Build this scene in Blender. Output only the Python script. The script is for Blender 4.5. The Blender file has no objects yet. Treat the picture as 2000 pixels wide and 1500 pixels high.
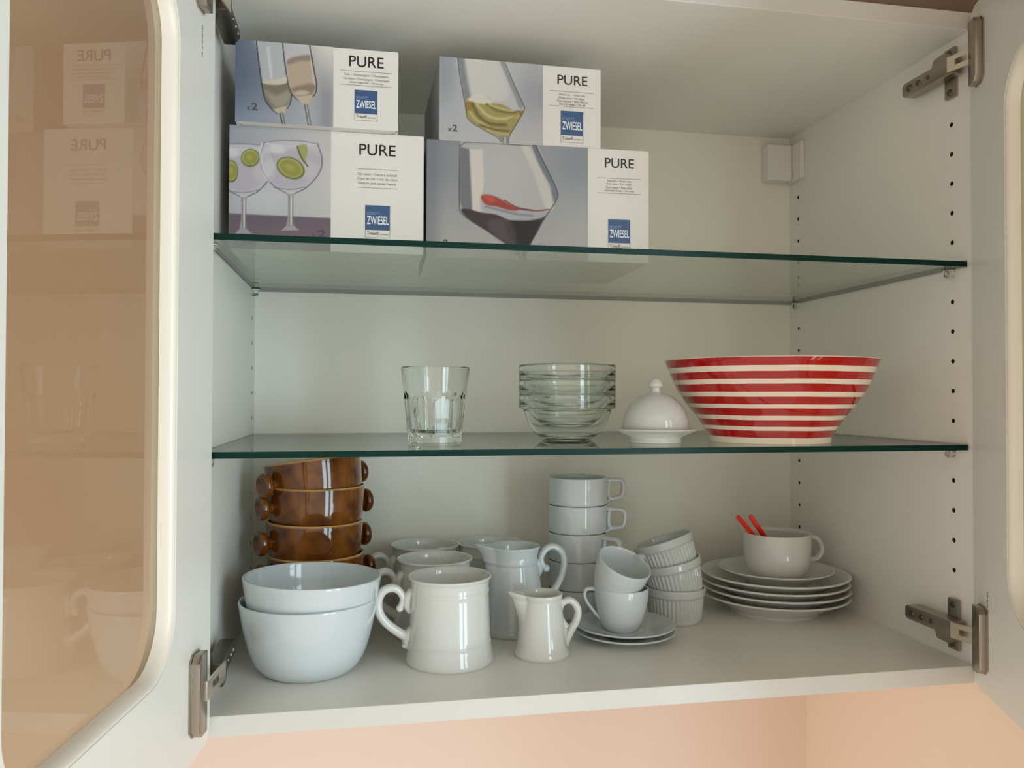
import bpy, bmesh, math, random
import numpy as np
from mathutils import Vector, Matrix
random.seed(7)
PI = math.pi
C = bpy.context.scene.collection
SC = bpy.context.scene

# ------------------------------------------------------------------ camera, light, exposure
# world frame: x right along the cabinet front, y into the cabinet, z up from the inner bottom (metres)
cam_d = bpy.data.cameras.new('camera'); cam = bpy.data.objects.new('camera', cam_d); C.objects.link(cam)
SC.camera = cam
yaw, pitch, roll = math.radians(10.562), math.radians(0.897), math.radians(0.133)
fw = Vector((math.sin(yaw)*math.cos(pitch), math.cos(yaw)*math.cos(pitch), math.sin(pitch)))
rt = Vector((math.cos(yaw), -math.sin(yaw), 0)); up = rt.cross(fw)
rt2 = math.cos(roll)*rt + math.sin(roll)*up; up2 = -math.sin(roll)*rt + math.cos(roll)*up
m = Matrix((rt2, up2, -fw)).transposed().to_4x4(); m.translation = Vector((0.13841, -0.73704, 0.27748))
cam.matrix_world = m
cam_d.sensor_width = 36; cam_d.sensor_fit = 'HORIZONTAL'; cam_d.lens = 36*1574.5/2000
cam_d.clip_start = 0.01

W = bpy.data.worlds.new('world'); SC.world = W; W.use_nodes = True
bg = W.node_tree.nodes['Background']; bg.inputs[0].default_value = (1.0, 0.89, 0.77, 1); bg.inputs[1].default_value = 0.95

def area(name, loc, target, sx, sy, power, col):
    d = bpy.data.lights.new(name, 'AREA'); d.shape = 'RECTANGLE'; d.size = sx; d.size_y = sy
    d.energy = power; d.color = col
    o = bpy.data.objects.new(name, d); C.objects.link(o); o.location = loc
    o.rotation_euler = (Vector(target)-Vector(loc)).to_track_quat('-Z', 'Y').to_euler()
    return o
# two casements of the room's window, behind the camera on the right
area('window_light', (1.00, -1.50, 0.14), (0.35, 0.15, 0.25), 0.27, 1.50, 9.8, (0.62, 0.87, 1.0))
area('window_light', (1.37, -1.31, 0.14), (0.35, 0.15, 0.25), 0.27, 1.50, 9.8, (0.62, 0.87, 1.0))

SC.view_settings.view_transform = 'Standard'; SC.view_settings.look = 'None'
SC.view_settings.gamma = 1; SC.view_settings.use_curve_mapping = False
SC.view_settings.exposure = 0.0
SC.cycles.max_bounces = 24; SC.cycles.transmission_bounces = 24; SC.cycles.transparent_max_bounces = 40; SC.cycles.glossy_bounces = 8

# ------------------------------------------------------------------ helpers
def lin(c):
    return tuple((x/255/12.92 if x/255 <= 0.04045 else ((x/255+0.055)/1.055)**2.4) for x in c[:3])

MATS = {}
def mat(name, rgb, rough=0.5, metal=0.0, bump=0.0, bscale=300, spec=0.5, coat=0.0, var=0.0):
    if name in MATS: return MATS[name]
    mt = bpy.data.materials.new(name); mt.use_nodes = True; nt = mt.node_tree
    b = nt.nodes['Principled BSDF']
    b.inputs['Base Color'].default_value = (*lin(rgb), 1); b.inputs['Roughness'].default_value = rough
    b.inputs['Metallic'].default_value = metal; b.inputs['Specular IOR Level'].default_value = spec
    b.inputs['Coat Weight'].default_value = coat; b.inputs['Coat Roughness'].default_value = 0.03
    tc = nt.nodes.new('ShaderNodeTexCoord'); nz = nt.nodes.new('ShaderNodeTexNoise')
    nz.inputs['Scale'].default_value = bscale; nt.links.new(tc.outputs['Object'], nz.inputs['Vector'])
    if bump:
        bp = nt.nodes.new('ShaderNodeBump'); bp.inputs['Strength'].default_value = bump; bp.inputs['Distance'].default_value = 0.0005
        nt.links.new(nz.outputs['Fac'], bp.inputs['Height']); nt.links.new(bp.outputs['Normal'], b.inputs['Normal'])
    if var:
        mx = nt.nodes.new('ShaderNodeMix'); mx.data_type = 'RGBA'
        l = lin(rgb); mx.inputs[6].default_value = (*[x*(1-var) for x in l], 1); mx.inputs[7].default_value = (*[min(1, x*(1+var)) for x in l], 1)
        nt.links.new(nz.outputs['Fac'], mx.inputs[0]); nt.links.new(mx.outputs[2], b.inputs['Base Color'])
    MATS[name] = mt
    return mt

M_board = mat('white_melamine', (238, 236, 229), 0.38, bump=0.25, bscale=900)
M_back = mat('white_back_board', (242, 239, 229), 0.5, bump=0.2, bscale=600)
M_door = mat('white_lacquer', (232, 231, 224), 0.35, bump=0.05, bscale=200)
M_edge = mat('dimmed_edge_band', (210, 207, 199), 0.4)  # board white, darkened on the front edges to offset the strong frontal light
M_pin = mat('drill_hole_dark', (40, 32, 26), 0.9)
M_steel = mat('nickel_steel', (168, 158, 146), 0.28, metal=1.0)
M_dsteel = mat('dark_steel', (110, 104, 96), 0.38, metal=1.0)
M_brass = mat('bright_nickel', (244, 232, 216), 0.25, metal=1.0)
M_porc = mat('white_porcelain', (206, 212, 214), 0.07, coat=0.3)
M_porcw = mat('warm_porcelain', (216, 216, 211), 0.08, coat=0.3)
M_plast = mat('white_plastic', (236, 232, 226), 0.35)
M_red = mat('red_plastic', (226, 34, 12), 0.3)
M_wall = mat('peach_wall_paint', (230, 208, 194), 0.85, bump=0.3, bscale=250)
M_wallr = mat('beige_wall_paint', (240, 220, 200), 0.85, bump=0.3, bscale=250)
M_ceil = mat('shaded_ceiling_brown', (128, 108, 88), 0.9, bump=0.3, bscale=150)  # dark brown holds the shade above the cabinet in its colour
M_card = mat('white_cardboard', (222, 215, 208), 0.4, spec=0.4)
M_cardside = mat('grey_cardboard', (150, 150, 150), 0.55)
M_ink = mat('black_ink', (10, 9, 9), 0.5)
M_grey = mat('grey_ink', (120, 116, 114), 0.5)
M_x2 = mat('dark_grey_ink', (75, 75, 80), 0.5)
M_blue = mat('blue_ink', (52, 82, 124), 0.45)
M_wht = mat('white_ink', (232, 234, 236), 0.45)
M_pale = mat('pale_blue_ink', (140, 160, 190), 0.45)

def clearmat(name, tint, ior=1.5, rough=0.0):
    """thin clear pane: what is not reflected (Fresnel) passes straight through, tinted"""
    mt = bpy.data.materials.new(name); mt.use_nodes = True; nt = mt.node_tree
    for n in list(nt.nodes): nt.nodes.remove(n)
    out = nt.nodes.new('ShaderNodeOutputMaterial'); mix = nt.nodes.new('ShaderNodeMixShader')
    tr = nt.nodes.new('ShaderNodeBsdfTransparent'); tr.inputs[0].default_value = (*tint, 1)
    gl = nt.nodes.new('ShaderNodeBsdfGlossy'); gl.inputs['Roughness'].default_value = rough
    fr = nt.nodes.new('ShaderNodeFresnel'); ge = nt.nodes.new('ShaderNodeNewGeometry')
    mr = nt.nodes.new('ShaderNodeMapRange'); mr.inputs['To Min'].default_value = ior; mr.inputs['To Max'].default_value = 1/ior
    L = nt.links.new
    L(ge.outputs['Backfacing'], mr.inputs['Value']); L(mr.outputs[0], fr.inputs['IOR'])
    L(fr.outputs[0], mix.inputs[0]); L(tr.outputs[0], mix.inputs[1]); L(gl.outputs[0], mix.inputs[2])
    L(mix.outputs[0], out.inputs['Surface'])
    return mt
M_shelf = clearmat('green_shelf_glass', (0.94, 0.985, 0.96), ior=1.40)
M_shelfedge = mat('green_glass_edge', (3, 46, 40), 0.3, spec=0.15)
M_pane = clearmat('bronze_door_glass', (0.82, 0.78, 0.68))
M_paneback = clearmat('bronze_door_glass_outer', (0.82, 0.78, 0.68), ior=1.06)

def glassmat(name, col, ior=1.47):
    mt = bpy.data.materials.new(name); mt.use_nodes = True; b = mt.node_tree.nodes['Principled BSDF']
    b.inputs['Base Color'].default_value = (*col, 1); b.inputs['Roughness'].default_value = 0.0
    b.inputs['Transmission Weight'].default_value = 1.0; b.inputs['IOR'].default_value = ior
    return mt
M_glass = glassmat('clear_pressed_glass', (0.98, 1.0, 0.99))
M_bowlglass = clearmat('thin_clear_glass', (0.965, 0.98, 0.97), ior=1.42)
M_clearpin = glassmat('clear_pin_plastic', (0.9, 0.92, 0.9))

def smooth(me, ang=None):
    for p in me.polygons: p.use_smooth = True
    if ang is not None: me.set_sharp_from_angle(angle=math.radians(ang))

def obj(name, me_or_bm, mats, parent=None, loc=None, rot=None, sm=None):
    if isinstance(me_or_bm, bmesh.types.BMesh):
        bm = me_or_bm; bmesh.ops.recalc_face_normals(bm, faces=bm.faces)
        me = bpy.data.meshes.new(name); bm.to_mesh(me); bm.free()
    else: me = me_or_bm
    if sm is not None: smooth(me, sm)
    if not isinstance(mats, (list, tuple)): mats = [mats]
    if len(me.materials) == 0:
        for q in mats: me.materials.append(q)
    o = bpy.data.objects.new(name, me); C.objects.link(o)
    if parent: o.parent = parent
    if loc is not None: o.location = loc
    if rot is not None: o.rotation_euler = rot
    return o

def empty(name, loc=(0, 0, 0), rot=(0, 0, 0)):
    o = bpy.data.objects.new(name, None); C.objects.link(o); o.location = loc; o.rotation_euler = rot
    o.empty_display_size = 0.02
    return o

def tag(o, label, cat, group=None):
    o['label'] = label; o['category'] = cat
    if group: o['group'] = group
    return o
def struct(o): o['kind'] = 'structure'; return o

def box(bm, x0, x1, y0, y1, z0, z1, bev=0.0, mi=0):
    vs = [bm.verts.new(p) for p in [(x0,y0,z0),(x1,y0,z0),(x1,y1,z0),(x0,y1,z0),(x0,y0,z1),(x1,y0,z1),(x1,y1,z1),(x0,y1,z1)]]
    fs = [bm.faces.new([vs[i] for i in f]) for f in [(0,3,2,1),(4,5,6,7),(0,1,5,4),(1,2,6,5),(2,3,7,6),(3,0,4,7)]]
    for f in fs: f.material_index = mi
    if bev:
        es = list({e for f in fs for e in f.edges})
        bmesh.ops.bevel(bm, geom=es, offset=bev, segments=2, affect='EDGES', profile=0.5)
    return vs

def prism(bm, pts, axis, a0, a1, bev=0.0):
    """extrude a 2D outline along an axis; pts are in the two other axes, in xyz order"""
    def P(p, a):
        return {'x': (a, p[0], p[1]), 'y': (p[0], a, p[1]), 'z': (p[0], p[1], a)}[axis]
    A = [bm.verts.new(P(p, a0)) for p in pts]; B = [bm.verts.new(P(p, a1)) for p in pts]
    n = len(pts); fs = [bm.faces.new(A), bm.faces.new(B[::-1])]
    for i in range(n): fs.append(bm.faces.new([A[i], B[i], B[(i+1)%n], A[(i+1)%n]]))
    bmesh.ops.recalc_face_normals(bm, faces=fs)
    if bev:
        es = list({e for f in fs for e in f.edges})
        bmesh.ops.bevel(bm, geom=es, offset=bev, segments=2, affect='EDGES', profile=0.5)

def catmull(pts, n=8):
    P = [Vector(p) for p in pts]; P = [2*P[0]-P[1]] + P + [2*P[-1]-P[-2]]; out = []
    for i in range(1, len(P)-2):
        for k in range(n):
            t = k/n
            out.append(0.5*((2*P[i]) + (P[i+1]-P[i-1])*t + (2*P[i-1]-5*P[i]+4*P[i+1]-P[i+2])*t*t + (3*P[i]-P[i-1]-3*P[i+1]+P[i+2])*t**3))
    out.append(P[-2]); return out

def dense(prof, n=5):
    """smooth a lathe profile; 'None' entries mark corners"""
    out = []; seg = []
    for p in prof + [None]:
        if p is None:
            if len(seg) > 2: s = [(q.x, q.y) for q in catmull([(a, b, 0) for a, b in seg], n)]
            else: s = seg
            out += [q for q in s if not out or (abs(q[0]-out[-1][0])+abs(q[1]-out[-1][1])) > 1e-6]
            seg = [seg[-1]] if seg else []
        else: seg.append(p)
    return [(max(0.0, r), z) for r, z in out]

def lathe(prof, segs=96, deform=None, mis=None, bm=None, closed=False):
    """prof: (r, z) from the bottom centre, up the outside, over the rim, down the inside to the centre"""
    bm = bm or bmesh.new(); rings = []
    for k, (r, z) in enumerate(prof):
        if r < 1e-6:
            rings.append([bm.verts.new((0, 0, z))]); continue
        ring = []
        for i in range(segs):
            t = 2*PI*i/segs; rr, zz, dx, dy = r, z, 0, 0
            if deform: rr, zz, dx, dy = deform(t, r, z, k)
            ring.append(bm.verts.new((rr*math.cos(t)+dx, rr*math.sin(t)+dy, zz)))
        rings.append(ring)
    for k in range(len(rings)-1 + (1 if closed else 0)):
        a, b = rings[k], rings[(k+1) % len(rings)]; mi = mis(k) if mis else 0
        for i in range(segs):
            j = (i+1) % segs
            if len(a) == 1 and len(b) == 1: break
            if len(a) == 1: f = bm.faces.new([a[0], b[i], b[j]])
            elif len(b) == 1: f = bm.faces.new([a[i], b[0], a[j]])
            else: f = bm.faces.new([a[i], b[i], b[j], a[j]])
            f.material_index = mi
    return bm

def tube(bm, pts, rad, n=8, segs=14, flat=1.0, side=Vector((0, 1, 0)), cap=True):
    """sweep an oval along a smooth path; rad is a number or one per control point; flat scales the width along 'side'"""
    P = catmull(pts, n); m_ = len(P)
    if not hasattr(rad, '__len__'): rad = [rad]*len(pts)
    R = [rad[min(int(i/n), len(rad)-1)]*(1-(i/n-int(i/n))) + rad[min(int(i/n)+1, len(rad)-1)]*(i/n-int(i/n)) for i in range(m_)]
    rings = []
    for i, p in enumerate(P):
        t = (P[min(i+1, m_-1)]-P[max(i-1, 0)]).normalized()
        s = (side - t*side.dot(t)).normalized(); u = t.cross(s)
        rings.append([bm.verts.new(p + s*(math.cos(a)*R[i]*flat) + u*(math.sin(a)*R[i])) for a in [2*PI*k/segs for k in range(segs)]])
    for a, b in zip(rings, rings[1:]):
        for i in range(segs): bm.faces.new([a[i], b[i], b[(i+1)%segs], a[(i+1)%segs]])
    if cap: bm.faces.new(rings[0]); bm.faces.new(rings[-1][::-1])

def ball(bm, c, r, sx=1, sy=1, sz=1):
    bmesh.ops.create_uvsphere(bm, u_segments=18, v_segments=12, radius=r, matrix=Matrix.Translation(c) @ Matrix.Diagonal((sx, sy, sz, 1)))

def dup(root, name=None):
    """copy of a thing with its parts and sub-parts"""
    def cp(o, par):
        c = o.copy(); C.objects.link(c)
        if par: c.parent = par
        for ch in [q for q in C.objects if q.parent == o and q != c]: cp(ch, c)
        return c
    return cp(root, None)

def curve_plate(name, outlines, half, bev=0.0):
    """flat plate with holes from 2D outlines (first the outer one); returns a mesh in the xy plane, z = -half..half"""
    cu = bpy.data.curves.new(name, 'CURVE'); cu.dimensions = '2D'; cu.fill_mode = 'BOTH'; cu.extrude = half
    for pts in outlines:
        s = cu.splines.new('POLY'); s.points.add(len(pts)-1); s.use_cyclic_u = True
        for q, (x, y) in zip(s.points, pts): q.co = (x, y, 0, 1)
    o = bpy.data.objects.new('tmp', cu); C.objects.link(o)
    dg = bpy.context.evaluated_depsgraph_get(); me = bpy.data.meshes.new_from_object(o.evaluated_get(dg))
    bpy.data.objects.remove(o); bpy.data.curves.remove(cu)
    bm = bmesh.new(); bm.from_mesh(me); bpy.data.meshes.remove(me)
    bmesh.ops.remove_doubles(bm, verts=bm.verts, dist=1e-6); bmesh.ops.recalc_face_normals(bm, faces=bm.faces)
    return bm

def rrect(x0, y0, x1, y1, r, n=10):
    out = []
    for cx, cy, a0 in ((x1-r, y0+r, -90), (x1-r, y1-r, 0), (x0+r, y1-r, 90), (x0+r, y0+r, 180)):
        for k in range(n+1):
            a = math.radians(a0+90*k/n); out.append((cx+r*math.cos(a), cy+r*math.sin(a)))
    return out
def circ(cx, cy, r, n=14): return [(cx+r*math.cos(2*PI*k/n), cy+r*math.sin(2*PI*k/n)) for k in range(n)]

def text_mesh(body, x0, z0, x1, z1, offset=0.0, face='y', y=0.0):
    """lettering fitted into a rectangle on a front face (normal -y)"""
    cu = bpy.data.curves.new('t', 'FONT'); cu.body = body; cu.resolution_u = 4; cu.offset = offset
    o = bpy.data.objects.new('tmp', cu); C.objects.link(o)
    dg = bpy.context.evaluated_depsgraph_get(); me = bpy.data.meshes.new_from_object(o.evaluated_get(dg))
    bpy.data.objects.remove(o); bpy.data.curves.remove(cu)
    co = np.array([v.co[:2] for v in me.vertices]); mn = co.min(0); mx = co.max(0)
    for v, p in zip(me.vertices, co):
        v.co = (x0+(p[0]-mn[0])/(mx[0]-mn[0])*(x1-x0), y, z0+(p[1]-mn[1])/(mx[1]-mn[1])*(z1-z0))
    return me

# ------------------------------------------------------------------ the room
WX, DY, HZ, T = 0.764, 0.3658, 0.6632, 0.018
def wall(name, x0, x1, y0, y1, z0, z1, m_):
    bm = bmesh.new(); box(bm, x0, x1, y0, y1, z0, z1); return struct(obj(name, bm, m_))
wall('wall_back', -1.6, 0.90, DY+0.005, DY+0.105, -0.9, 1.05, M_wall)
wall('wall_right', 0.7925, 0.8925, -0.42, DY+0.005, -0.9, 1.05, M_wallr)
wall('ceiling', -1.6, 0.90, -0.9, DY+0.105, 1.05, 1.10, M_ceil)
wall('shade_block_1', -0.02, 0.7905, 0.012, DY+0.004, HZ+T+0.003, 1.049, M_ceil)  # dark block added in place of the shaded wall above the cabinet

# ------------------------------------------------------------------ the wall cabinet
cab = empty('wall_cabinet', (0, 0, 0))
tag(cab, 'white wall cabinet with two open glass doors, hung on the peach wall', 'cabinet')
hz_f = [0.5726-0.032*k for k in range(17)]
hz_b = [0.5696-0.032*k for k in range(17)]
YF, YB = 0.0287, 0.3395
def side_panel(left):
    outl = [[(0, -T), (DY, -T), (DY, HZ+T), (0, HZ+T)]]
    outl += [circ(YF, z, 0.0026) for z in hz_f if z > 0.07] + [circ(YB, z, 0.0026) for z in hz_b if z > 0.03]
    bm = curve_plate('side', outl, 0.005)
    # local (x,y,z) -> world (z, x, y)
    for v in bm.verts:
        x, y, z = v.co; v.co = ((-0.005-z) if left else (WX+0.005-z), x, y)
    x0, x1 = ((-T, -0.010) if left else (WX+0.010, WX+T))
    bm.normal_update()
    # the walls and the bottoms of the drilled holes show the dark core of the board
    for f in bm.faces:
        c = f.calc_center_median(); n_ = f.normal
        if abs(n_.x) < 0.5 and 0.001 < c.y < DY-0.001 and -T+0.001 < c.z < HZ+T-0.001: f.material_index = 1
    box(bm, x0, x1, 0, DY, -T, HZ+T)
    xb = -0.0092 if left else WX+0.0092
    for ys, zs in ((YF, [z for z in hz_f if z > 0.07]), (YB, [z for z in hz_b if z > 0.03])):
        for z in zs:
            f = bm.faces.new([bm.verts.new((xb, a, b)) for a, b in circ(ys, z, 0.0026)]); f.material_index = 1
    return obj('side_panel', bm, [M_board, M_pin], cab)
side_panel(True); side_panel(False)
def edgeband(o):
    for p in o.data.polygons:
        if p.normal.y < -0.9: p.material_index = 1
bm = bmesh.new(); box(bm, 0, WX, 0.0, DY, -T, 0, 0.0006); edgeband(obj('bottom_panel', bm, [M_board, M_edge], cab))
bm = bmesh.new(); box(bm, 0, WX, 0.0, DY, HZ, HZ+T, 0.0006); edgeband(obj('top_panel', bm, [M_board, M_edge], cab))
bm = bmesh.new(); box(bm, 0.0, WX, DY-0.0005, DY+0.004, 0, HZ); obj('back_panel', bm, M_back, cab)
# cover of the hanging bracket, top right back corner
bm = bmesh.new(); box(bm, 0.7195, 0.757, 0.345, DY-0.0006, 0.5945, 0.6470, 0.0015); box(bm, 0.7575, WX-0.0002, 0.322, DY-0.0006, 0.5935, 0.6475, 0.001)
obj('bracket_cover', bm, M_plast, cab)['label'] = 'white plastic cover of the hanging bracket'

def pin(x, y, z, s):
    bm = bmesh.new()
    bmesh.ops.create_cone(bm, cap_ends=True, segments=16, radius1=0.0042, radius2=0.0042, depth=0.007, matrix=Matrix.Translation((x+s*0.0037, y, z)) @ Matrix.Rotation(PI/2, 4, 'Y'))
    box(bm, min(x+s*0.0005, x+s*0.0095), max(x+s*0.0005, x+s*0.0095), y-0.0055, y+0.0055, z+0.0032, z+0.0047, 0.0003)
    return obj('shelf_pin', bm, M_clearpin, cab, sm=40)
S1, S2 = 0.4208, 0.2283
for zt in (S1, S2):
    for y in (YF, YB):
        pin(0, y, zt-0.006-0.0049, 1); pin(WX, y, zt-0.006-0.0049, -1)

# hinges, two per side
def hinge(side, z, flip):
    """side -1 left, +1 right; built for the left panel (x = 0) and mirrored; flip turns it upside down"""
    def X(x): return x if side < 0 else WX-x
    def fix(bm):
        for v in bm.verts:
            v.co.x = X(v.co.x); v.co.z = z + (-(v.co.z) if flip else v.co.z)
        return bm
    bm = bmesh.new(); box(bm, 0.0002, 0.0044, 0.018, 0.034, -0.027, 0.027, 0.0012)
    h = obj('hinge', fix(bm), M_steel, cab, sm=35)
    bm = bmesh.new()
    prism(bm, [(0.006, -0.008), (0.0795, -0.008), (0.083, -0.0055), (0.083, 0.0055), (0.0795, 0.008), (0.035, 0.008), (0.032, 0.0155), (0.016, 0.0165), (0.012, 0.012), (0.006, 0.010)], 'x', 0.0050, 0.0195, 0.0012)
    obj('hinge_arm', fix(bm), M_dsteel if side < 0 else M_steel, h, sm=35)
    for y, r, zz, x in ((0.071, 0.0044, 0, 0.0200), (0.056, 0.0036, 0, 0.0200), (0.040, 0.0026, 0, 0.0200), (0.026, 0.0036, -0.021, 0.0050), (0.026, 0.0036, 0.021, 0.0050)):
        bm = bmesh.new()
        bmesh.ops.create_cone(bm, cap_ends=True, segments=18, radius1=r, radius2=r*0.8, depth=0.0016, matrix=Matrix.Translation((x, y, zz)) @ Matrix.Rotation(PI/2, 4, 'Y'))
        obj('screw', fix(bm), M_dsteel, h, sm=35)
    bm = bmesh.new()   # bright link plate with a slot, between the arm and the cup on the door
    for seg in ((((0.0212, 0.012), (0.0150, -0.0400)) if side < 0 else ((0.0212, 0.008), (0.0150, -0.0240))),):
        (xa, ya), (xb, yb) = seg; d = Vector((xb-xa, yb-ya, 0)); n_ = Vector((-d.y, d.x, 0)).normalized()*0.0008
        for z0, z1 in ((-0.008, -0.003), (0.003, 0.008)):
            q = [Vector((xa, ya, 0))+n_, Vector((xb, yb, 0))+n_, Vector((xb, yb, 0))-n_, Vector((xa, ya, 0))-n_]
            prism(bm, [(p.x, p.y) for p in q], 'z', z0, z1)
        for t0, t1 in ((0, 0.28), (0.72, 1)):
            a = Vector((xa, ya, 0))+d*t0; b = Vector((xa, ya, 0))+d*t1
            q = [a+n_, b+n_, b-n_, a-n_]; prism(bm, [(p.x, p.y) for p in q], 'z', -0.0031, 0.0031)
    obj('hinge_link', fix(bm), M_brass, h)['label'] = 'bright nickel link plate'

# doors: local x along the width from the hinge edge, local z up, inner face at local y = 0, body towards +y
DW, DH, ST, RIN = 0.397, 0.700, 0.084, 0.046
def door(side, x0, y0, phi):
    outl = [rrect(0, -T, DW, HZ+T, 0.016), rrect(ST, -T+ST+0.004, DW-ST, HZ+T-ST-0.004, RIN, 14)]
    bm = curve_plate('door', outl, 0.0095)
    for v in bm.verts: v.co = (v.co.x, v.co.z+0.0095, v.co.y)
    bmesh.ops.recalc_face_normals(bm, faces=bm.faces)
    o = obj('cabinet_door', bm, M_door, cab)
    bv = o.modifiers.new('b', 'BEVEL'); bv.width = 0.0028; bv.segments = 3; bv.limit_method = 'ANGLE'; bv.angle_limit = math.radians(50)
    smooth(o.data, 40)
    # inner lip of the rebate and the pane behind it
    lip = bmesh.new(); rings = []
    for ins, yy in ((-0.0012, 0.0012), (0.0004, 0.0006), (0.0022, 0.0014), (0.0040, 0.0042), (0.0052, 0.0080), (0.0058, 0.0119), (-0.0012, 0.0119)):
        rings.append([lip.verts.new((x, yy, z)) for x, z in rrect(ST+ins, -T+ST+0.004+ins, DW-ST-ins, HZ+T-ST-0.004-ins, RIN-ins*0.8, 14)])
    for a, b in zip(rings, rings[1:]+rings[:1]):
        for q in range(len(a)): lip.faces.new([a[q], b[q], b[(q+1) % len(a)], a[(q+1) % len(a)]])
    l = obj('rebate_lip', lip, mat('warm_reflection_lip', (240, 232, 218), 0.3), o, sm=60)  # warm light reflected onto the lip is put into its colour
    pane = bmesh.new(); ps = rrect(ST+0.004, -T+ST+0.008, DW-ST-0.004, HZ+T-ST-0.008, RIN-0.004, 12)
    prism(pane, ps, 'y', 0.0121, 0.0160)
    for f in pane.faces:
        pass
    pn = obj('glass_pane', pane, [M_pane, M_paneback], o)
    for p in pn.data.polygons:
        if p.center.y > 0.0155: p.material_index = 1
    # cup covers of the hinges
    for zc, sgn in ((0.6280, 1), (0.0360, -1)):
        c = bmesh.new(); a_, b_ = (0.033, 0.053) if side < 0 else (0.018, 0.0375)
        prism(c, [(a_, zc-0.033), (b_-0.006, zc-0.033), (b_, zc-0.027), (b_, zc+0.027), (b_-0.006, zc+0.033), (a_, zc+0.033)], 'y', -0.0085, 0.0002, 0.0008)
        prism(c, [(a_-0.001, zc-0.0335), (b_-0.0055, zc-0.0335), (b_+0.001, zc-0.0275), (b_+0.001, zc+0.0275), (b_-0.0055, zc+0.0335), (a_-0.001, zc+0.0335)], 'y', -0.0015, 0.0001)
        obj('hinge_cup', c, M_steel, o, sm=30)
    # small printed stamp, running down the stile
    tm = text_mesh('IKEA7 0', 0, 0, 0.026, 0.0024, 0.01)
    for v in tm.vertices:
        a, b = v.co.x, v.co.z
        v.co = (0.035+b*side, -0.0002, (0.585-a if side < 0 else 0.085-a))
    obj('printed_stamp', tm, M_x2, o)
    # place
    if side < 0:
        # local x -> direction (-sin phi, -cos phi); inner face looks to +x
        mw = Matrix(((-math.sin(phi), -math.cos(phi), 0, x0), (-math.cos(phi), math.sin(phi), 0, y0), (0, 0, 1, 0), (0, 0, 0, 1)))
    else:
        mw = Matrix(((math.sin(phi), math.cos(phi), 0, x0), (-math.cos(phi), math.sin(phi), 0, y0), (0, 0, 1, 0), (0, 0, 0, 1)))
    if mw.determinant() < 0:
        pass
    # the right hand door is the mirror image: bake the transform into the meshes so no object has a negative scale
    for q in [o]+[ch for ch in C.objects if ch.parent == o]:
        q.data.transform(mw)
        if mw.determinant() < 0: q.data.flip_normals()
    return o
door(-1, 0.0112, -0.003, math.radians(7.41))['label'] = 'left door, open, bronze glass'
door(1, 0.7610, -0.003, math.radians(-21.5))['label'] = 'right door, open, at the frame edge'
for side in (-1, 1):
    hinge(side, 0.6270, False); hinge(side, 0.0360, True)

# glass shelves
def shelf(zt, label):
    bm = bmesh.new(); box(bm, 0.0015, WX-0.0015, 0.0053, DY-0.001, zt-0.006, zt, 0.0004)
    o = obj('glass_shelf', bm, [M_shelf, M_shelfedge])
    for p in o.data.polygons:
        if abs(p.normal.z) < 0.5: p.material_index = 1
    o.visible_shadow = True
    tag(o, label, 'shelf', 'glass shelves')
shelf(S1, 'upper glass shelf with green edge carrying the four glassware boxes')
shelf(S2, 'lower glass shelf with green edge carrying the striped bowl and tumbler')

# ------------------------------------------------------------------ boxes with printed fronts
def sdpoly(X, Z, pts):
    d = np.full(X.shape, 1e9); ins = np.zeros(X.shape, bool); n = len(pts)
    for i in range(n):
        ax, az = pts[i]; bx, bz = pts[(i+1) % n]
        ex, ez = bx-ax, bz-az; wx, wz = X-ax, Z-az
        t = np.clip((wx*ex+wz*ez)/(ex*ex+ez*ez+1e-12), 0, 1)
        d = np.minimum(d, np.hypot(wx-ex*t, wz-ez*t))
        c = ((az > Z) != (bz > Z)) & (X < (bx-ax)*(Z-az)/((bz-az) if bz != az else 1e-12)+ax)
        ins ^= c
    return np.where(ins, -d, d)

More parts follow.
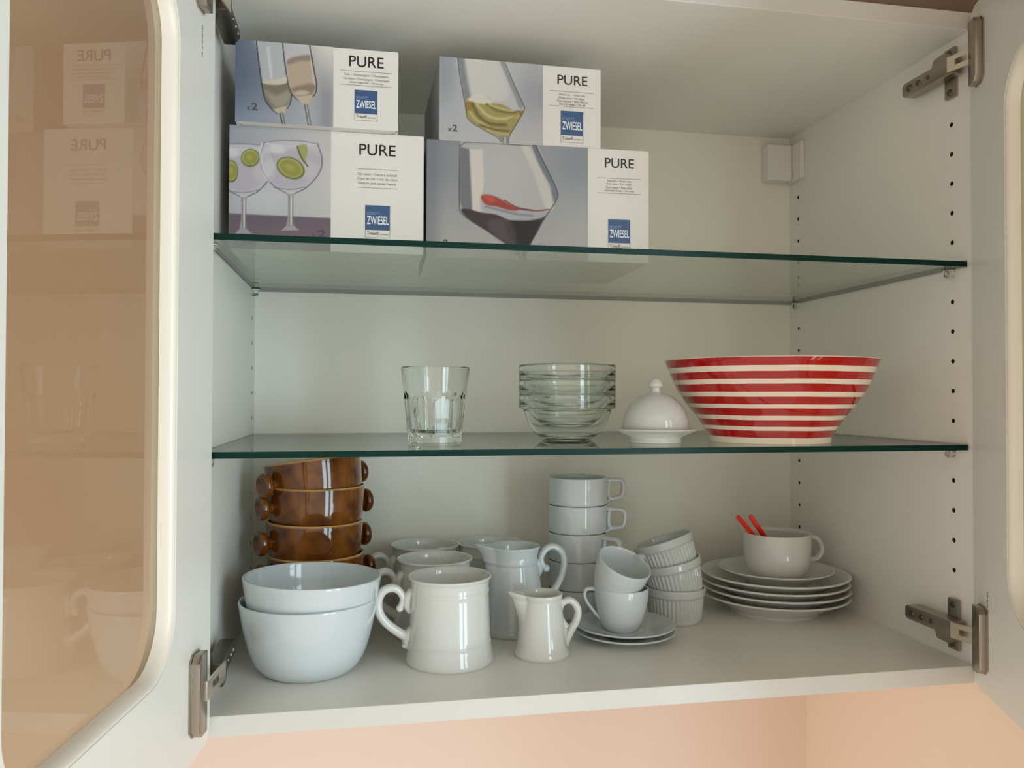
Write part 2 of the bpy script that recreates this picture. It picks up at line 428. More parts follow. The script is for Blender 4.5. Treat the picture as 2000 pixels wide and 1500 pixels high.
class Art:
    """a printed picture: colours worked out on a fine grid laid over the box front"""
    def __init__(s, w, h, TL, TR, BL, BR, step=0.00065):
        s.w, s.h = w, h; s.c = (TL, TR, BL, BR)
        s.nx, s.nz = int(w/step), int(h/step)
        u = np.linspace(0, 1, s.nx); v = np.linspace(0, 1, s.nz); U, V = np.meshgrid(u, v)
        # drawing coordinates of every grid node
        top = np.array(TL)[None, None]*(1-U[..., None]) + np.array(TR)[None, None]*U[..., None]
        bot = np.array(BL)[None, None]*(1-U[..., None]) + np.array(BR)[None, None]*U[..., None]
        q = bot*(1-V[..., None]) + top*V[..., None]
        s.X, s.Y = q[..., 0], q[..., 1]; s.U, s.V = U, V; s.img = np.ones(s.X.shape+(3,))
    def uv(s, x, y):
        TL, TR, BL, BR = [np.array(a, float) for a in s.c]
        u, v = 0.5, 0.5
        for _ in range(12):
            top = TL*(1-u)+TR*u; bot = BL*(1-u)+BR*u; q = bot*(1-v)+top*v
            du = (TR-TL)*v+(BR-BL)*(1-v); dv = top-bot; r = np.array((x, y))-q
            det = du[0]*dv[1]-du[1]*dv[0]; u += (r[0]*dv[1]-r[1]*dv[0])/det; v += (du[0]*r[1]-du[1]*r[0])/det
        return u*s.w, v*s.h
    def mix(s, a, rgb):
        rgb = np.array(rgb, float)/255; s.img = s.img*(1-a[..., None]) + (rgb if rgb.ndim > 1 else rgb[None, None])*a[..., None]
    def poly(s, pts, rgb, al=1.0, soft=5, sm=True):
        if sm:
            P = [Vector((*p, 0)) for p in pts]; n = len(P); out = []
            for i in range(n):
                p0, p1, p2, p3 = P[i-1], P[i], P[(i+1) % n], P[(i+2) % n]
                for k in range(5):
                    t = k/5; out.append(0.5*((2*p1)+(p2-p0)*t+(2*p0-5*p1+4*p2-p3)*t*t+(3*p1-p0-3*p2+p3)*t**3))
            pts = [(q.x, q.y) for q in out]
        d = sdpoly(s.X, s.Y, pts); s.mix(np.clip(0.5-d/soft, 0, 1)*al, rgb)
    def line(s, pts, wd, rgb, al=1.0, soft=4, sm=True):
        if sm and len(pts) > 2: pts = [(q.x, q.y) for q in catmull([(a, b, 0) for a, b in pts], 5)]
        d = np.full(s.X.shape, 1e9)
        for (ax, az), (bx, bz) in zip(pts, pts[1:]):
            ex, ez = bx-ax, bz-az; wx, wz = s.X-ax, s.Y-az; t = np.clip((wx*ex+wz*ez)/(ex*ex+ez*ez+1e-12), 0, 1)
            d = np.minimum(d, np.hypot(wx-ex*t, wz-ez*t))
        s.mix(np.clip(0.5-(d-wd/2)/soft, 0, 1)*al, rgb)
    def ell(s, cx, cy, rx, ry, rot, rgb, al=1.0, soft=0.12):
        a = math.radians(rot); x = (s.X-cx)*math.cos(a)+(s.Y-cy)*math.sin(a); y = -(s.X-cx)*math.sin(a)+(s.Y-cy)*math.cos(a)
        d = np.hypot(x/rx, y/ry)-1; s.mix(np.clip(0.5-d/soft, 0, 1)*al, rgb)
    def mesh(s, umax):
        g_ = s.img.mean(-1, keepdims=True); s.img = (g_+(s.img-g_)*0.80)*np.array((0.90, 0.885, 0.865)); s.img = np.clip(s.img, 0, 1)**1.12*np.array((1.02, 1.02, 1.02))[None, None]
        k = max(2, int(round(umax*(s.nx-1)))+1); nz = s.nz
        xs = np.linspace(0, 1, s.nx)[:k]*s.w; zs = np.linspace(0, 1, nz)*s.h
        X, Z = np.meshgrid(xs, zs); co = np.stack([X, np.zeros_like(X), Z], -1).reshape(-1, 3)
        i = np.arange(nz*k).reshape(nz, k); f = np.stack([i[:-1, :-1], i[:-1, 1:], i[1:, 1:], i[1:, :-1]], -1).reshape(-1, 4)
        me = bpy.data.meshes.new('printed_picture'); me.from_pydata(co.tolist(), [], f.tolist())
        c = np.clip(s.img[:, :k], 0, 1).reshape(-1, 3); c = np.where(c <= 0.04045, c/12.92, ((c+0.055)/1.055)**2.4)
        at = me.color_attributes.new('print', 'FLOAT_COLOR', 'POINT')
        at.data.foreach_set('color', np.concatenate([c, np.ones((len(c), 1))], 1).astype(np.float32).ravel())
        return me

M_print = bpy.data.materials.new('printed_card'); M_print.use_nodes = True
_b = M_print.node_tree.nodes['Principled BSDF']; _b.inputs['Roughness'].default_value = 0.4; _b.inputs['Specular IOR Level'].default_value = 0.4
_a = M_print.node_tree.nodes.new('ShaderNodeAttribute'); _a.attribute_name = 'print'
M_print.node_tree.links.new(_a.outputs['Color'], _b.inputs['Base Color'])

def carton(art, umax, loc, rz, depth, label, pure, rules, rows, logo, trit, x2, group='glassware boxes on the upper shelf'):
    w, h = art.w, art.h
    bm = bmesh.new(); box(bm, 0, w, 0, depth, 0, h, 0.0006)
    o = obj('glassware_box', bm, [M_card, M_cardside], None, loc, (0, 0, rz))
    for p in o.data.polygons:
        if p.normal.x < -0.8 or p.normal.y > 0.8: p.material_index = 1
    tag(o, label, 'box', group)
    # closing flaps on the top
    fl = bmesh.new(); box(fl, 0.004, w-0.004, 0.003, depth*0.48, h-0.0001, h+0.0003); obj('top_flap', fl, M_card, o)
    bf = bmesh.new()
    for (xa, ya), (xb, yb) in (((0.002, depth*0.5), (w-0.002, depth*0.5)), ((0.0, 0.0), (w*0.26, depth*0.5)), ((0.0, depth), (w*0.26, depth*0.5)), ((w, 0.0), (w*0.74, depth*0.5)), ((w, depth), (w*0.74, depth*0.5))):
        d_ = Vector((xb-xa, yb-ya, 0)).normalized(); n_ = Vector((-d_.y, d_.x, 0))*0.0006
        a_, b_ = Vector((xa, ya, -0.0001)), Vector((xb, yb, -0.0001))
        bf.faces.new([bf.verts.new(q_) for q_ in (a_-n_, b_-n_, b_+n_, a_+n_)])
    obj('bottom_seam', bf, M_cardside, o)
    pm = art.mesh(umax); obj('printed_picture', pm, M_print, o, (0, -0.0002, 0))
    def R4(r):
        a = art.uv(r[0], r[3]); b = art.uv(r[2], r[1]); return a[0], a[1], b[0], b[1]
    def put(name, body, r, m_, par=o, y=-0.0003, off=0.0):
        x0, z0, x1, z1 = r; return obj(name, text_mesh(body, x0, z0, x1, z1, off, y=y), m_, par)
    def R5(x0, x1, ytl, ybl):
        """rectangle given by left/right x and the y of its top-left and bottom-left corners"""
        a = art.uv(x0, ybl); t = art.uv(x0, ytl); b = art.uv(x1, (ytl+ybl)/2)
        return a[0], a[1], b[0], t[1]
    put('product_word', 'PURE', R5(*pure), M_ink, off=0.004)
    rl = bmesh.new()
    for x0, x1, y in rules:
        a = art.uv(x0, y); b = art.uv(x1, y)
        vs = [rl.verts.new(q) for q in [(a[0], -0.0003, a[1]-0.0002), (b[0], -0.0003, a[1]-0.0002), (b[0], -0.0003, a[1]+0.0002), (a[0], -0.0003, a[1]+0.0002)]]
        rl.faces.new(vs)
    obj('rule_line', rl, M_grey, o)
    for body, x0, x1, yt, yb in rows: put('small_print', body, R5(x0, x1, yt, yb), M_grey)
    r = R5(*logo); bm = bmesh.new(); vs = [bm.verts.new(q) for q in [(r[0], -0.00028, r[1]), (r[2], -0.00028, r[1]), (r[2], -0.00028, r[3]), (r[0], -0.00028, r[3])]]; bm.faces.new(vs)
    lg = obj('logo_square', bm, M_blue, o); lw, lh = r[2]-r[0], r[3]-r[1]
    put('logo_lettering', 'SCHOTT', (r[0]+lw*0.07, r[1]+lh*0.61, r[0]+lw*0.60, r[1]+lh*0.73), M_pale, lg, -0.0004)
    put('logo_lettering', 'ZWIESEL', (r[0]+lw*0.07, r[1]+lh*0.22, r[0]+lw*0.95, r[1]+lh*0.56), M_wht, lg, -0.0004, 0.012)
    if trit:
        t = R5(*trit); bm = bmesh.new(); e = 0.0003
        for (a, b, c, d) in ((t[0], t[1], t[2], t[1]+e), (t[0], t[3]-e, t[2], t[3]), (t[0], t[1], t[0]+e, t[3]), (t[2]-e, t[1], t[2], t[3])):
            bm.faces.new([bm.verts.new(q) for q in [(a, -0.0003, b), (c, -0.0003, b), (c, -0.0003, d), (a, -0.0003, d)]])
        fr = obj('material_mark', bm, M_grey, o); tw, th = t[2]-t[0], t[3]-t[1]
        put('mark_lettering', 'Tritan®', (t[0]+tw*0.08, t[1]+th*0.35, t[0]+tw*0.55, t[1]+th*0.78), M_ink, fr)
        put('mark_lettering', 'protect', (t[0]+tw*0.60, t[1]+th*0.28, t[0]+tw*0.95, t[1]+th*0.55), M_grey, fr)
    if x2: put('count_mark', 'x', R5(*x2[0]), M_x2, off=0.02); put('count_mark', '2', R5(*x2[1]), M_x2, off=0.03)
    return o

# champagne flutes box (top left)
A = Art(0.1557, 0.0793, (135, 92), (1222, 187), (135, 640), (1222, 718))
g = np.clip((A.X-135)/640, 0, 1); v = np.clip((A.Y-90)/560, 0, 1)
A.img = (np.array([118, 134, 162])[None, None]*(1-g[..., None]) + np.array([206, 204, 206])[None, None]*g[..., None])/255
A.mix(np.exp(-((A.X-150)/260)**2-((A.Y-330)/160)**2)*0.3, (84, 100, 134)); A.mix(np.exp(-((A.X-790)/180)**2-((A.Y-130)/120)**2), (236, 230, 224))
A.mix(np.exp(-((A.Y-640)/120)**2)*0.35, (190, 200, 222)); A.mix(np.exp(-((A.X-735)/70)**2)*np.clip((A.Y-280)/200, 0, 1)*0.6, (138, 142, 158))
f1 = [(262, 60), (280, 200), (300, 340), (312, 420), (330, 500), (370, 560), (410, 590), (450, 585), (485, 545), (502, 470), (482, 400), (462, 300), (432, 60)]
A.poly(f1, (216, 218, 222), 0.75, 8); A.poly([(290, 60), (310, 250), (320, 380), (470, 360), (455, 250), (420, 60)], (196, 200, 212), 0.5, 20)
A.poly([(312, 385), (470, 365), (498, 455), (495, 505), (470, 545), (410, 565), (360, 545), (332, 500)], (140, 128, 104), 0.9, 12)
A.poly([(330, 440), (400, 470), (480, 440), (490, 500), (450, 545), (390, 545)], (196, 190, 178), 0.6, 30); A.poly([(312, 388), (330, 370), (466, 355), (472, 385), (400, 400)], (232, 222, 208), 0.9, 8)
A.line([(262, 60), (280, 200), (308, 400), (330, 500), (372, 560), (410, 592)], 7, (52, 54, 62)); A.line([(430, 60), (462, 300), (484, 400), (502, 468), (486, 540), (445, 585)], 6, (60, 58, 62))
A.line([(345, 150), (368, 350)], 18, (240, 242, 246), 0.6, 14)
A.poly([(390, 565), (465, 545), (462, 580), (440, 598), (412, 592)], (216, 198, 172), 0.95, 6); A.line([(432, 590), (446, 640), (458, 700)], 26, (176, 172, 172), 0.9); A.line([(426, 592), (440, 650), (450, 700)], 6, (50, 48, 52)); A.line([(444, 592), (468, 700)], 4, (60, 58, 60))
f2 = [(434, 60), (456, 250), (478, 400), (510, 470), (560, 512), (610, 505), (655, 462), (668, 410), (652, 330), (630, 200), (606, 60)]
A.poly(f2, (214, 214, 220), 0.8, 8); A.poly([(478, 230), (630, 215), (652, 330), (664, 410), (640, 470), (590, 500), (540, 490), (500, 440), (484, 360)], (206, 182, 160), 0.95, 10)
A.poly([(476, 232), (540, 208), (628, 198), (636, 240), (560, 240), (480, 262)], (150, 136, 124), 0.7, 16); A.poly([(500, 430), (580, 400), (660, 400), (630, 470), (560, 480)], (150, 126, 104), 0.75, 24); A.ell(570, 455, 50, 18, 0, (228, 214, 200), 0.7, 0.6)
A.line([(434, 60), (456, 250), (486, 420), (520, 480), (560, 512)], 6, (60, 58, 64)); A.line([(606, 60), (630, 200), (655, 330), (668, 410), (655, 465), (612, 508)], 7, (56, 56, 64)); A.line([(620, 180), (640, 330), (654, 400)], 5, (240, 240, 244), 0.8)
A.poly([(540, 485), (640, 470), (625, 510), (605, 538), (580, 535), (556, 512)], (214, 196, 170), 0.95, 6); A.line([(596, 530), (608, 590), (634, 720)], 24, (190, 186, 186), 0.9); A.line([(588, 535), (604, 620), (622, 720)], 5, (52, 50, 54)); A.line([(606, 535), (640, 720)], 4, (58, 56, 58))

carton(A, (778-135)/1087, (0.0172, 0.0712, 0.5422), 0.001, 0.150,
       'white champagne glass box with blue-grey flute picture, on top of the cocktail glass box',
       (885, 1120, 205, 278), [(826, 1176, 303), (826, 1176, 397)],
       [('Sekt • Champagne / Champagne', 852, 1152, 322, 340), ('Vin blanc • Champagne • Champagne', 845, 1160, 349, 367), ('Шампанское • Şampanya', 890, 1120, 376, 392)],
       (923, 1078, 436, 592), (923, 1078, 592, 640), [(210, 234, 541, 566), (240, 280, 518, 568)])

# gin tonic box (bottom left)
B = Art(0.1888, 0.1208, (90, 660), (1388, 745), (90, 1503), (1388, 1552))
g = np.clip((B.X-90)/665, 0, 1); v = np.clip((B.Y-680)/600, 0, 1)
B.img = (np.array([170, 176, 192])[None, None]*(1-g[..., None]) + np.array([216, 212, 214])[None, None]*g[..., None])/255
B.mix(np.exp(-((B.X-300)/260)**2-((B.Y-1180)/180)**2)*0.7, (222, 222, 232)); B.mix(np.clip((700-B.Y)/80, 0, 1)*0.4, (140, 146, 164)); B.mix(np.clip((B.X-560)/200, 0, 1)*np.clip((900-B.Y)/300, 0, 1)*0.6, (196, 192, 192))
tb = np.clip((B.Y-(1262+(B.X-90)*0.05))/10, 0, 1); B.mix(tb, (124, 108, 128)); B.mix(tb*np.exp(-((B.Y-1420)/80)**2)*0.5, (146, 124, 136))
def ginglass(cx, s=1.0, dy=0, cut=None):
    P = lambda x, y: (cx+(x-490)*s, y+dy)
    B.poly([P(315, 782), P(292, 860), P(300, 960), P(350, 1050), P(430, 1110), P(468, 1138), P(512, 1138), P(570, 1100), P(650, 1035), P(690, 950), P(692, 880), P(664, 792), P(560, 776), P(420, 772)], (212, 208, 220), 0.8, 8)
    B.poly([P(330, 870), P(520, 830), P(680, 860), P(685, 950), P(640, 1030), P(520, 1100), P(400, 1080), P(330, 1000)], (188, 178, 196), 0.55, 40)
    B.ell(*P(400, 830), 60*s, 30, 10, (236, 236, 242), 0.6, 0.6); B.ell(*P(610, 970), 55*s, 60, 0, (220, 214, 226), 0.5, 0.6); B.ell(*P(350, 960), 36*s, 70, 0, (232, 230, 238), 0.5, 0.6)
    B.line([P(315, 782), P(290, 880), P(310, 985), P(380, 1080), P(466, 1132)], 6, (104, 98, 118), 0.85); B.line([P(664, 792), P(694, 890), P(680, 985), P(600, 1085), P(514, 1132)], 6, (84, 78, 98), 0.85)
    B.line([P(380, 1092), P(490, 1104), P(590, 1086)], 5, (110, 100, 124), 0.7); B.line([P(318, 782), P(420, 770), P(560, 774), P(664, 792)], 4, (110, 110, 126), 0.8); B.line([P(330, 790), P(440, 806), P(560, 806), P(660, 796)], 4, (238, 240, 244), 0.7)
    B.poly([P(466, 1132), P(514, 1132), P(506, 1180), P(504, 1290), P(512, 1350), P(548, 1384), P(430, 1384), P(462, 1350), P(472, 1290), P(472, 1180)], (190, 184, 190), 0.9, 6, False)
    B.line([P(478, 1140), P(480, 1350)], 5, (92, 86, 100), 0.8); B.line([P(496, 1150), P(494, 1340)], 5, (240, 240, 244), 0.9); B.line([P(504, 1140), P(505, 1350)], 4, (100, 92, 104), 0.8)
ginglass(185, 0.93, 22); ginglass(490)
def lime(cx, cy, rx, ry, rot):
    B.ell(cx, cy, rx, ry, rot, (120, 128, 44), 0.95, 0.10); B.ell(cx-1, cy-2, rx*0.88, ry*0.86, rot, (206, 206, 140), 0.9, 0.12); B.ell(cx, cy, rx*0.78, ry*0.74, rot, (170, 168, 66), 0.95, 0.2); B.ell(cx-6, cy-4, rx*0.35, ry*0.3, rot, (196, 186, 92), 0.8, 0.7)
lime(488, 958, 98, 70, 28); lime(225, 888, 60, 62, 20); lime(104, 980, 44, 76, 0)
B.poly([(528, 810), (590, 800), (600, 850), (585, 900), (602, 945), (555, 890)], (176, 182, 100), 0.9, 8); B.line([(530, 812), (560, 890), (602, 948)], 9, (96, 106, 40), 0.9)
B.line([(300, 790), (290, 880), (318, 1000), (345, 1045)], 16, (236, 236, 242), 0.55, 12)
carton(B, (755-90)/1298, (0.0105, 0.0820, 0.4212), 0.001, 0.150,
       'white cocktail glass box with lime slices in two balloon glasses, at the left wall',
       (945, 1193, 792, 868), [(935, 1208, 963), (935, 1208, 1090)],
       [('Gin tonic • Verre à cocktail', 935, 1203, 988, 1006), ('Copa de Gin Tonic de vidrio', 932, 1207, 1020, 1040), ('Бокалы для джин-тоника', 940, 1196, 1050, 1070)],
       (987, 1156, 1211, 1378), (987, 1156, 1378, 1432), [(630, 655, 1408, 1432), (668, 722, 1378, 1432)])

# white wine box (top right)
Cc = Art(0.1735, 0.0862, (122, 82), (1165, 172), (122, 625), (1163, 690))
g = np.clip((Cc.X-122)/660, 0, 1)
Cc.img = (np.array([184, 190, 200])[None, None]*(1-g[..., None]) + np.array([196, 198, 206])[None, None]*g[..., None])/255
Cc.mix(np.exp(-((Cc.X-420)/170)**2-((Cc.Y-230)/240)**2)*0.7, (222, 220, 220)); Cc.mix(np.clip((Cc.Y-420)/260, 0, 1)*0.5, (216, 210, 214)); Cc.mix(np.exp(-((Cc.X-150)/90)**2)*np.clip((450-Cc.Y)/200, 0, 1)*0.5, (140, 150, 166)); Cc.mix(np.exp(-((Cc.X-730)/120)**2-((Cc.Y-330)/160)**2)*0.5, (152, 160, 180))
gl = [(232, 40), (250, 200), (275, 330), (290, 420), (305, 495), (400, 560), (480, 605), (520, 640), (555, 640), (566, 600), (615, 520), (655, 450), (655, 400), (610, 300), (540, 150), (500, 40)]
Cc.poly(gl, (206, 206, 212), 0.85, 8); Cc.poly([(232, 40), (268, 40), (320, 330), (285, 370), (262, 250)], (134, 138, 148), 0.8, 14); Cc.poly([(500, 40), (540, 150), (620, 320), (655, 400), (630, 420), (590, 320), (520, 160), (478, 40)], (140, 148, 160), 0.7, 14)
Cc.poly([(290, 60), (460, 60), (560, 330), (420, 380), (330, 360)], (222, 220, 220), 0.8, 30)
Cc.poly([(286, 380), (340, 345), (430, 350), (458, 385), (530, 400), (600, 440), (655, 436), (640, 480), (600, 545), (562, 602), (512, 608), (400, 556), (306, 492)], (182, 168, 92), 0.97, 8)
Cc.poly([(300, 365), (360, 335), (420, 345), (455, 388), (380, 392)], (232, 230, 222), 0.9, 12); Cc.poly([(286, 385), (330, 385), (320, 440), (298, 440)], (176, 128, 52), 0.8, 12)
for pts, wd, c_ in (([(330, 390), (370, 470), (440, 520), (540, 530)], 20, (120, 112, 44)), ([(360, 400), (430, 470), (520, 490), (620, 470)], 16, (224, 216, 160)), ([(310, 440), (360, 500), (430, 540)], 14, (214, 204, 132)), ([(420, 395), (500, 440), (600, 450)], 16, (132, 124, 50)), ([(440, 400), (520, 425), (600, 445)], 7, (236, 230, 190)), ([(380, 530), (470, 560), (560, 570)], 12, (112, 100, 40)), ([(420, 560), (500, 585), (560, 590)], 16, (206, 196, 128)), ([(560, 500), (610, 470), (650, 440)], 14, (196, 160, 70)), ([(590, 450), (625, 440), (640, 460)], 8, (130, 92, 34))):
    Cc.line(pts, wd, c_, 0.8, 12)
Cc.line([(232, 40), (250, 200), (290, 420), (306, 495), (400, 560), (480, 604), (515, 640)], 5, (80, 80, 80), 0.85); Cc.line([(500, 40), (610, 300), (652, 390), (660, 430), (610, 525), (566, 600), (560, 660)], 5, (76, 78, 86), 0.85)
Cc.poly([(490, 600), (560, 600), (566, 700), (520, 700), (520, 640)], (150, 150, 146), 0.9, 6, False); Cc.line([(538, 610), (540, 700)], 8, (226, 226, 226), 0.9)
carton(Cc, (785-122)/1043, (0.2152, 0.0890, 0.5420), math.radians(0.4), 0.175,
       'white wine glass box with pale yellow wine picture, on top of the red wine box',
       (877, 1075, 203, 264), [(825, 1116, 305), (825, 1116, 402)],
       [('Weißwein • Witte wijn', 886, 1058, 324, 339), ('White wine • Vin blanc', 882, 1056, 344, 358), ('Vino bianco • Vino blanco', 872, 1078, 362, 378), ('Белое вино • Vin alb', 890, 1062, 383, 399)],
       (898, 1047, 436, 592), (898, 1047, 592, 640), [(176, 204, 548, 571), (206, 236, 526, 571)])

# red wine box (bottom right)
D = Art(0.2386, 0.1214, (35, 622), (1460, 710), (39, 1385), (1461, 1425))
g = np.clip((D.X-35)/1020, 0, 1)
D.img = (np.array([150, 156, 166])[None, None]*(1-g[..., None]) + np.array([168, 176, 188])[None, None]*g[..., None])/255
D.mix(np.clip((D.Y-850)/500, 0, 1)*0.85, (206, 200, 200)); D.mix(np.exp(-((D.X-60)/60)**2)*0.4, (112, 120, 134)); D.mix(np.exp(-((D.X-550)/200)**2-((D.Y-830)/220)**2)*0.6, (206, 206, 210))
D.mix(np.exp(-((D.X-1000)/120)**2-((D.Y-760)/200)**2)*0.4, (132, 144, 162))
D.poly([(238, 660), (240, 900), (238, 1040), (258, 1110), (330, 1165), (530, 1300), (600, 1370), (650, 1370), (690, 1290), (770, 1140), (850, 1020), (856, 965), (800, 840), (715, 665), (500, 645), (300, 640)], (206, 206, 208), 0.75, 8)
D.poly([(240, 672), (298, 690), (318, 1090), (256, 1080), (240, 1020)], (118, 120, 130), 0.85, 14, False); D.poly([(690, 660), (716, 665), (800, 840), (856, 965), (848, 1020), (820, 1030), (812, 930), (740, 800)], (120, 132, 150), 0.85, 12)
D.poly([(300, 690), (380, 690), (390, 900), (370, 1090), (322, 1095)], (232, 224, 216), 0.9, 14, False); D.poly([(620, 655), (668, 658), (830, 1010), (790, 1080), (700, 840)], (226, 222, 218), 0.8, 18)
D.poly([(248, 1082), (300, 1078), (370, 1098), (470, 1112), (560, 1150), (670, 1152), (780, 1122), (740, 1190), (690, 1290), (640, 1340), (590, 1340), (530, 1300), (400, 1210), (300, 1145)], (72, 54, 60), 0.97, 8)
D.poly([(530, 1165), (740, 1150), (700, 1270), (650, 1330), (590, 1310)], (44, 14, 22), 0.95, 20); D.poly([(560, 1160), (600, 1320), (530, 1295), (440, 1230), (420, 1150)], (110, 98, 104), 0.6, 30)
D.poly([(372, 1000), (420, 985), (500, 1010), (600, 1070), (720, 1090), (790, 1090), (770, 1130), (670, 1152), (560, 1145), (470, 1110), (380, 1080)], (186, 192, 202), 0.95, 12)
D.poly([(372, 995), (410, 984), (470, 1000), (540, 1040), (610, 1078), (560, 1085), (470, 1060), (400, 1045)], (196, 62, 44), 0.97, 12); D.poly([(384, 990), (430, 990), (470, 1020), (430, 1035)], (228, 96, 66), 0.8, 18); D.line([(400, 1060), (500, 1085), (600, 1110), (700, 1120)], 10, (120, 126, 140), 0.7, 12); D.line([(600, 1075), (720, 1088), (800, 1080)], 8, (150, 40, 50), 0.8, 6)
D.line([(520, 1020), (600, 1065), (700, 1085)], 7, (130, 30, 34), 0.8, 6)
D.line([(238, 660), (238, 1040), (258, 1110), (330, 1165), (530, 1298), (600, 1370)], 5, (66, 66, 72), 0.85); D.line([(715, 665), (800, 840), (857, 965), (848, 1025), (770, 1145), (690, 1290), (664, 1345)], 6, (60, 60, 72), 0.85); D.line([(240, 670), (280, 645), (400, 648), (560, 660), (715, 668)], 5, (70, 74, 84), 0.8)
D.poly([(575, 1318), (668, 1318), (662, 1380), (665, 1450), (620, 1450), (612, 1380)], (150, 150, 152), 0.95, 6, False); D.line([(628, 1340), (640, 1450)], 10, (206, 206, 206), 0.9)
carton(D, (1057-35)/1425, (0.2032, 0.0918, 0.4212), math.radians(-1.1), 0.160,
       'white red wine glass box with dark red wine picture, beside the cocktail glass box',
       (1167, 1360, 750, 812), [(1118, 1406, 876), (1118, 1406, 973)],
       [('Rotwein • Rode wijn', 1183, 1342, 890, 906), ('Red wine • Vin rouge', 1178, 1344, 909, 924), ('Vino rosso • Vino tinto', 1172, 1348, 930, 946), ('Красное вино • Vin roşu', 1168, 1360, 950, 967)],
       (1190, 1335, 1143, 1292), (1190, 1335, 1292, 1340), [(108, 134, 1300, 1324), (140, 172, 1272, 1324)])

# ------------------------------------------------------------------ bottom shelf: bowls
def white_bowl(loc, rx, ry, label):
    prof = dense([(0, 0.004), (0.036, 0.004), None, (0.038, 0.0), (0.042, 0.0), None, (0.0480, 0.0045), (0.0540, 0.0125), (0.0598, 0.0270), (0.0648, 0.0470), (0.0678, 0.0640), (0.0690, 0.0715), None, (0.0688, 0.0728), (0.0672, 0.0732), (0.0662, 0.0722), None, (0.0648, 0.062), (0.0616, 0.045), (0.0562, 0.027), (0.049, 0.0150), (0.040, 0.0092), (0.02, 0.0075), (0, 0.0073)])
    o = obj('bowl', lathe(prof, 112), M_porc, None, loc, (rx, ry, 0), sm=50)
    return tag(o, label, 'bowl', 'white bowls in front of the brown pots')
white_bowl((0.0871, 0.1105, 0.0002), 0, 0, 'lower white porcelain bowl, standing on the cabinet bottom')
o = white_bowl((0.0885, 0.1115, 0.0222), math.radians(-0.5), math.radians(1.6), 'upper white porcelain bowl, nested in the other white bowl')

# brown onion soup pots
def glaze():
    mt = bpy.data.materials.new('brown_glaze'); mt.use_nodes = True; nt = mt.node_tree; b = nt.nodes['Principled BSDF']; L = nt.links.new
    b.inputs['Roughness'].default_value = 0.07; b.inputs['Coat Weight'].default_value = 0.5; b.inputs['Coat Roughness'].default_value = 0.03
    tc = nt.nodes.new('ShaderNodeTexCoord'); sp = nt.nodes.new('ShaderNodeSeparateXYZ'); L(tc.outputs['Object'], sp.inputs[0])
    nz = nt.nodes.new('ShaderNodeTexNoise'); nz.inputs['Scale'].default_value = 45; nz.inputs['Detail'].default_value = 5; L(tc.outputs['Object'], nz.inputs['Vector'])
    r1 = nt.nodes.new('ShaderNodeValToRGB'); L(nz.outputs['Fac'], r1.inputs[0])
    r1.color_ramp.elements[0].position = 0.3; r1.color_ramp.elements[0].color = (*lin((60, 22, 4)), 1)
    r1.color_ramp.elements[1].position = 0.72; r1.color_ramp.elements[1].color = (*lin((136, 76, 14)), 1)
    ad = nt.nodes.new('ShaderNodeMath'); ad.operation = 'MULTIPLY_ADD'; L(nz.outputs['Fac'], ad.inputs[0]); ad.inputs[1].default_value = 0.0012; L(sp.outputs['Z'], ad.inputs[2])
    mr = nt.nodes.new('ShaderNodeMapRange'); L(ad.outputs[0], mr.inputs['Value']); mr.inputs['From Min'].default_value = 0.0482; mr.inputs['From Max'].default_value = 0.0508
    mx = nt.nodes.new('ShaderNodeMix'); mx.data_type = 'RGBA'; L(mr.outputs[0], mx.inputs[0]); L(r1.outputs[0], mx.inputs[6]); mx.inputs[7].default_value = (*lin((206, 158, 96)), 1)
    L(mx.outputs[2], b.inputs['Base Color']); return mt
M_glaze = glaze(); M_inglaze = mat('tan_inner_glaze', (190, 140, 80), 0.1, coat=0.3)
def brown_pot():
    prof = dense([(0, 0.003), (0.040, 0.003), None, (0.042, 0.0), (0.0455, 0.0), None, (0.0488, 0.0030), (0.0518, 0.0080), (0.0542, 0.018), (0.0555, 0.032), (0.0560, 0.046), (0.0558, 0.0490), None, (0.0550, 0.0503), (0.0538, 0.0503), (0.0528, 0.0492), None, (0.0522, 0.040), (0.0515, 0.022), (0.0490, 0.010), (0.043, 0.006), (0.02, 0.0055), (0, 0.0055)])
    nout = next(i for i, p in enumerate(prof) if p[1] > 0.0502)
    o = obj('soup_pot', lathe(prof, 96, mis=lambda k: 0 if k <= nout+4 else 1), [M_glaze, M_inglaze], sm=50)
    for s in (-1, 1):
        kp = dense([(0.0075, -0.004), (0.0072, 0.002), (0.0095, 0.0055), None, (0.0128, 0.0068), (0.0142, 0.0095), (0.0138, 0.0130), (0.0120, 0.0152), None, (0.0095, 0.0148), (0.006, 0.0120), (0, 0.0108)], 5)
        bm = lathe(kp, 32); mt = Matrix.Translation((s*0.0545, 0, 0.0275)) @ Matrix.Rotation(s*PI/2, 4, 'Y')
        bmesh.ops.transform(bm, matrix=mt, verts=bm.verts)
        obj('handle', bm, M_glaze, o, sm=60)
    return o
bp = brown_pot(); PX, PY = 0.0856, 0.2460
pots = [(0.0, 0, 0, 24, 0, 'lowest brown glazed soup pot, mostly hidden behind the white bowls'),
        (0.0428, 0, 0, 20, 0.001, 'brown glazed soup pot whose rim just shows over the white bowls'),
        (0.0815, 0.5, 1.0, 28, -0.0015, 'brown glazed soup pot right under the second one from the top'),
        (0.1222, 0.0, 0.3, 27, 0.0005, 'second brown glazed soup pot from the top of the stack'),
        (0.1528, -3.5, -7.0, 36, 0.0020, 'topmost brown glazed soup pot, tilted, under the glass shelf')]
